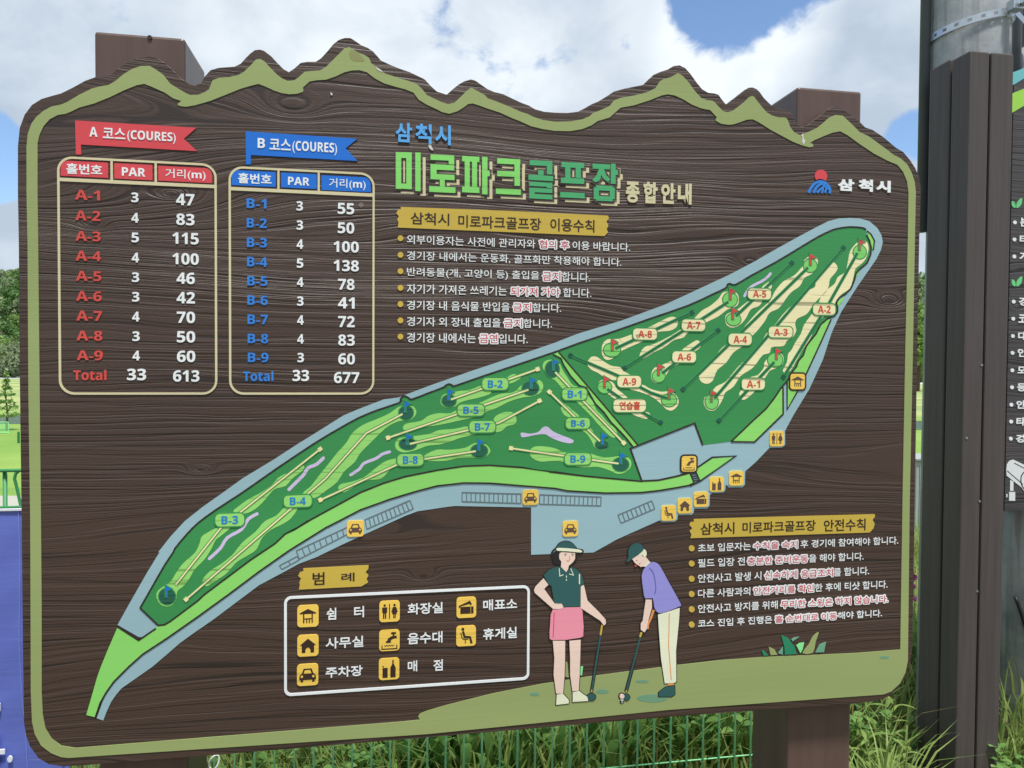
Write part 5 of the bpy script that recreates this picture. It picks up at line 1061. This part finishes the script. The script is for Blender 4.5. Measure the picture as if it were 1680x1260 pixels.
def leaf(mb, base, d, up, ln, wd, curl):
    d = d.normalized(); s = d.cross(up).normalized(); nrm = s.cross(d)
    L_, R_, M_ = [], [], []
    o = len(mb.v); k = 7
    for i in range(k):
        f = i/(k-1); p = base+d*ln*f+nrm*(ln*(.28*f-curl*f*f)); w_ = wd*math.sin(math.pi*min(1, f*.93+.06))**.8
        mb.v += [tuple(p-s*w_+nrm*w_*.25), tuple(p), tuple(p+s*w_+nrm*w_*.25)]
    for i in range(k-1):
        a = o+i*3; mb.f += [(a, a+1, a+4, a+3), (a+1, a+2, a+5, a+4)]
def weed(kind):
    st = MB(); lf = MB(); rr = random.uniform
    if kind == 'broad':
        H = rr(.32, .5); st.tube([(0, 0, 0), (.02, .01, H*.5), (.03, .0, H)], [.006, .005, .002], 6)
        for i in range(15):
            a = i*2.4+rr(-.3, .3); f = .04+.6*i/15; leaf(lf, Vector((.03*f, 0, H*f)), Vector((math.cos(a), math.sin(a), rr(1.2, 2.4))), Vector((0, 0, 1)), rr(.24, .40)*(1.1-.4*f), rr(.013, .024), rr(.1, .5))
    elif kind == 'tall':
        H = rr(.6, .85); st.tube([(0, 0, 0), (.03, .02, H*.5), (.02, .05, H)], [.006, .004, .002], 6)
        for i in range(30):
            a = i*2.4; f = .08+.9*i/30; leaf(lf, Vector((.03*f, .05*f*f, H*f)), Vector((math.cos(a), math.sin(a), .5)), Vector((0, 0, 1)), rr(.07, .14), rr(.007, .013), rr(.3, .9))
    else:
        H = rr(.4, .6)
        for s_ in range(5):
            a0 = s_*1.3; tip = Vector((.14*math.cos(a0), .14*math.sin(a0), H*rr(.75, 1))); st.tube([(0, 0, 0), tuple(tip*.5+Vector((0, 0, .05))), tuple(tip)], [.004, .003, .0015], 5)
            for i in range(9):
                a = i*2.4; f = .25+.75*i/9; leaf(lf, tip*f+Vector((0, 0, .05*math.sin(f*3))), Vector((math.cos(a), math.sin(a), .3)), Vector((0, 0, 1)), rr(.04, .08), rr(.016, .026), rr(.1, .5))
    return st, lf
LAB = {'broad': 'weed with long broad pointed leaves behind the fence', 'tall': 'tall thin stemmed weed with narrow leaves behind the fence', 'bushy': 'low branching weed with small rounded leaves behind the fence'}
protos = []
for kind in ('broad', 'broad', 'tall', 'tall', 'bushy', 'bushy'):
    T = empty('weed_plant', (0, 0, 0), 0, LAB[kind], 'weed', kind+' leaved weeds behind the fence')
    st, lf = weed(kind); st.build('stem', leafmat('weed stem', (84, 104, 50), (116, 124, 66), 3, 0), T); lf.build('leaves', GR[1] if kind != 'tall' else GR[0], T, smooth=True); protos.append(T)
used = set()
def place(i, x, y, rz, s, lab=None, grp=None):
    src = protos[i]
    if i in used:
        T = src.copy(); COL.objects.link(T)
        for ch in src.children: c = ch.copy(); COL.objects.link(c); c.parent = T
    else: T = src; used.add(i)
    T.location = (x, y, float(groundz(x, y))); T.rotation_euler = (0, 0, rz); T.scale = (s, s, s)
    if lab: T['label'] = lab; T['group'] = grp
for k in range(84):
    D = 3.2+2.3*random.random()**1.5; px = random.uniform(330, 1520); D += .176*BX(px, D)
    place(random.choice((2, 3, 4, 5, 4, 5, 0, 1, 0)), BX(px, D), D, random.uniform(0, 6.28), random.uniform(.75, 1.25))
for px, D, i, s in ((660, 3.0, 0, 1.0), (720, 2.95, 1, 1.1), (860, 2.95, 0, 1.0), (990, 3.05, 1, 1.2), (1050, 3.0, 0, 1.15), (1085, 3.1, 1, 1.1), (1170, 3.0, 0, 1.0), (560, 2.9, 4, 1), (420, 2.9, 4, 1.0), (490, 2.95, 2, .9), (770, 2.9, 1, 1.1), (810, 2.95, 0, 1.2), (920, 2.9, 1, 1.1), (1130, 2.95, 1, 1.2), (1210, 2.95, 0, 1.1), (600, 2.95, 5, 1.2), (380, 2.9, 5, 1.1)):
    D += .28+.176*BX(px, D)
    place(i, BX(px, D), D, px*.37, s)
for px, D, i, s in ((1425, 2.85, 2, .75), (1455, 2.8, 4, .8), (1488, 2.95, 3, .7), (1470, 3.3, 2, .8), (1440, 3.4, 5, .9)):
    place(i, BX(px, D), D, px*.37, s, 'leafy weed standing in the gap between the right post and the timber cover', 'weeds between post and timber cover')
for px, D, i, s in ((1664, 3.25, 4, .72), (1690, 3.15, 5, .8), (1656, 3.38, 5, .62)):
    place(i, BX(px, D), D, px*.37, s, 'leafy weed in front of the concrete support pole', 'weeds at the support pole')
PK = plain('cosmos petals', (206, 90, 168), .5, .1, 20)
for i, (px, py, D) in enumerate(((1503, 946, 4.2), (1504, 982, 4.0), (1501, 962, 4.4), (640, 1228, 4.4))):
    z = HZ(px, py, D); T = empty('cosmos_flower', (BX(px, D), D, 0), i, 'pink cosmos flower on a thin stem' + (' seen in the gap beside the timber cover' if px > 1400 else ' behind the fence below the board'), 'flower', 'pink cosmos flowers' if px > 1400 else None)
    mb = MB(); mb.tube([(.05, .03, 0), (.02, 0, z*.5), (0, 0, z)], [.003, .0025, .002], 6); mb.build('stem', GR[0], T)
    mb = MB()
    for k in range(8): leaf(mb, Vector((0, 0, z)), Vector((math.cos(k*.785), -.7, math.sin(k*.785))), Vector((0, -1, .1)), .03, .011, .1)
    mb.build('petals', PK, T)
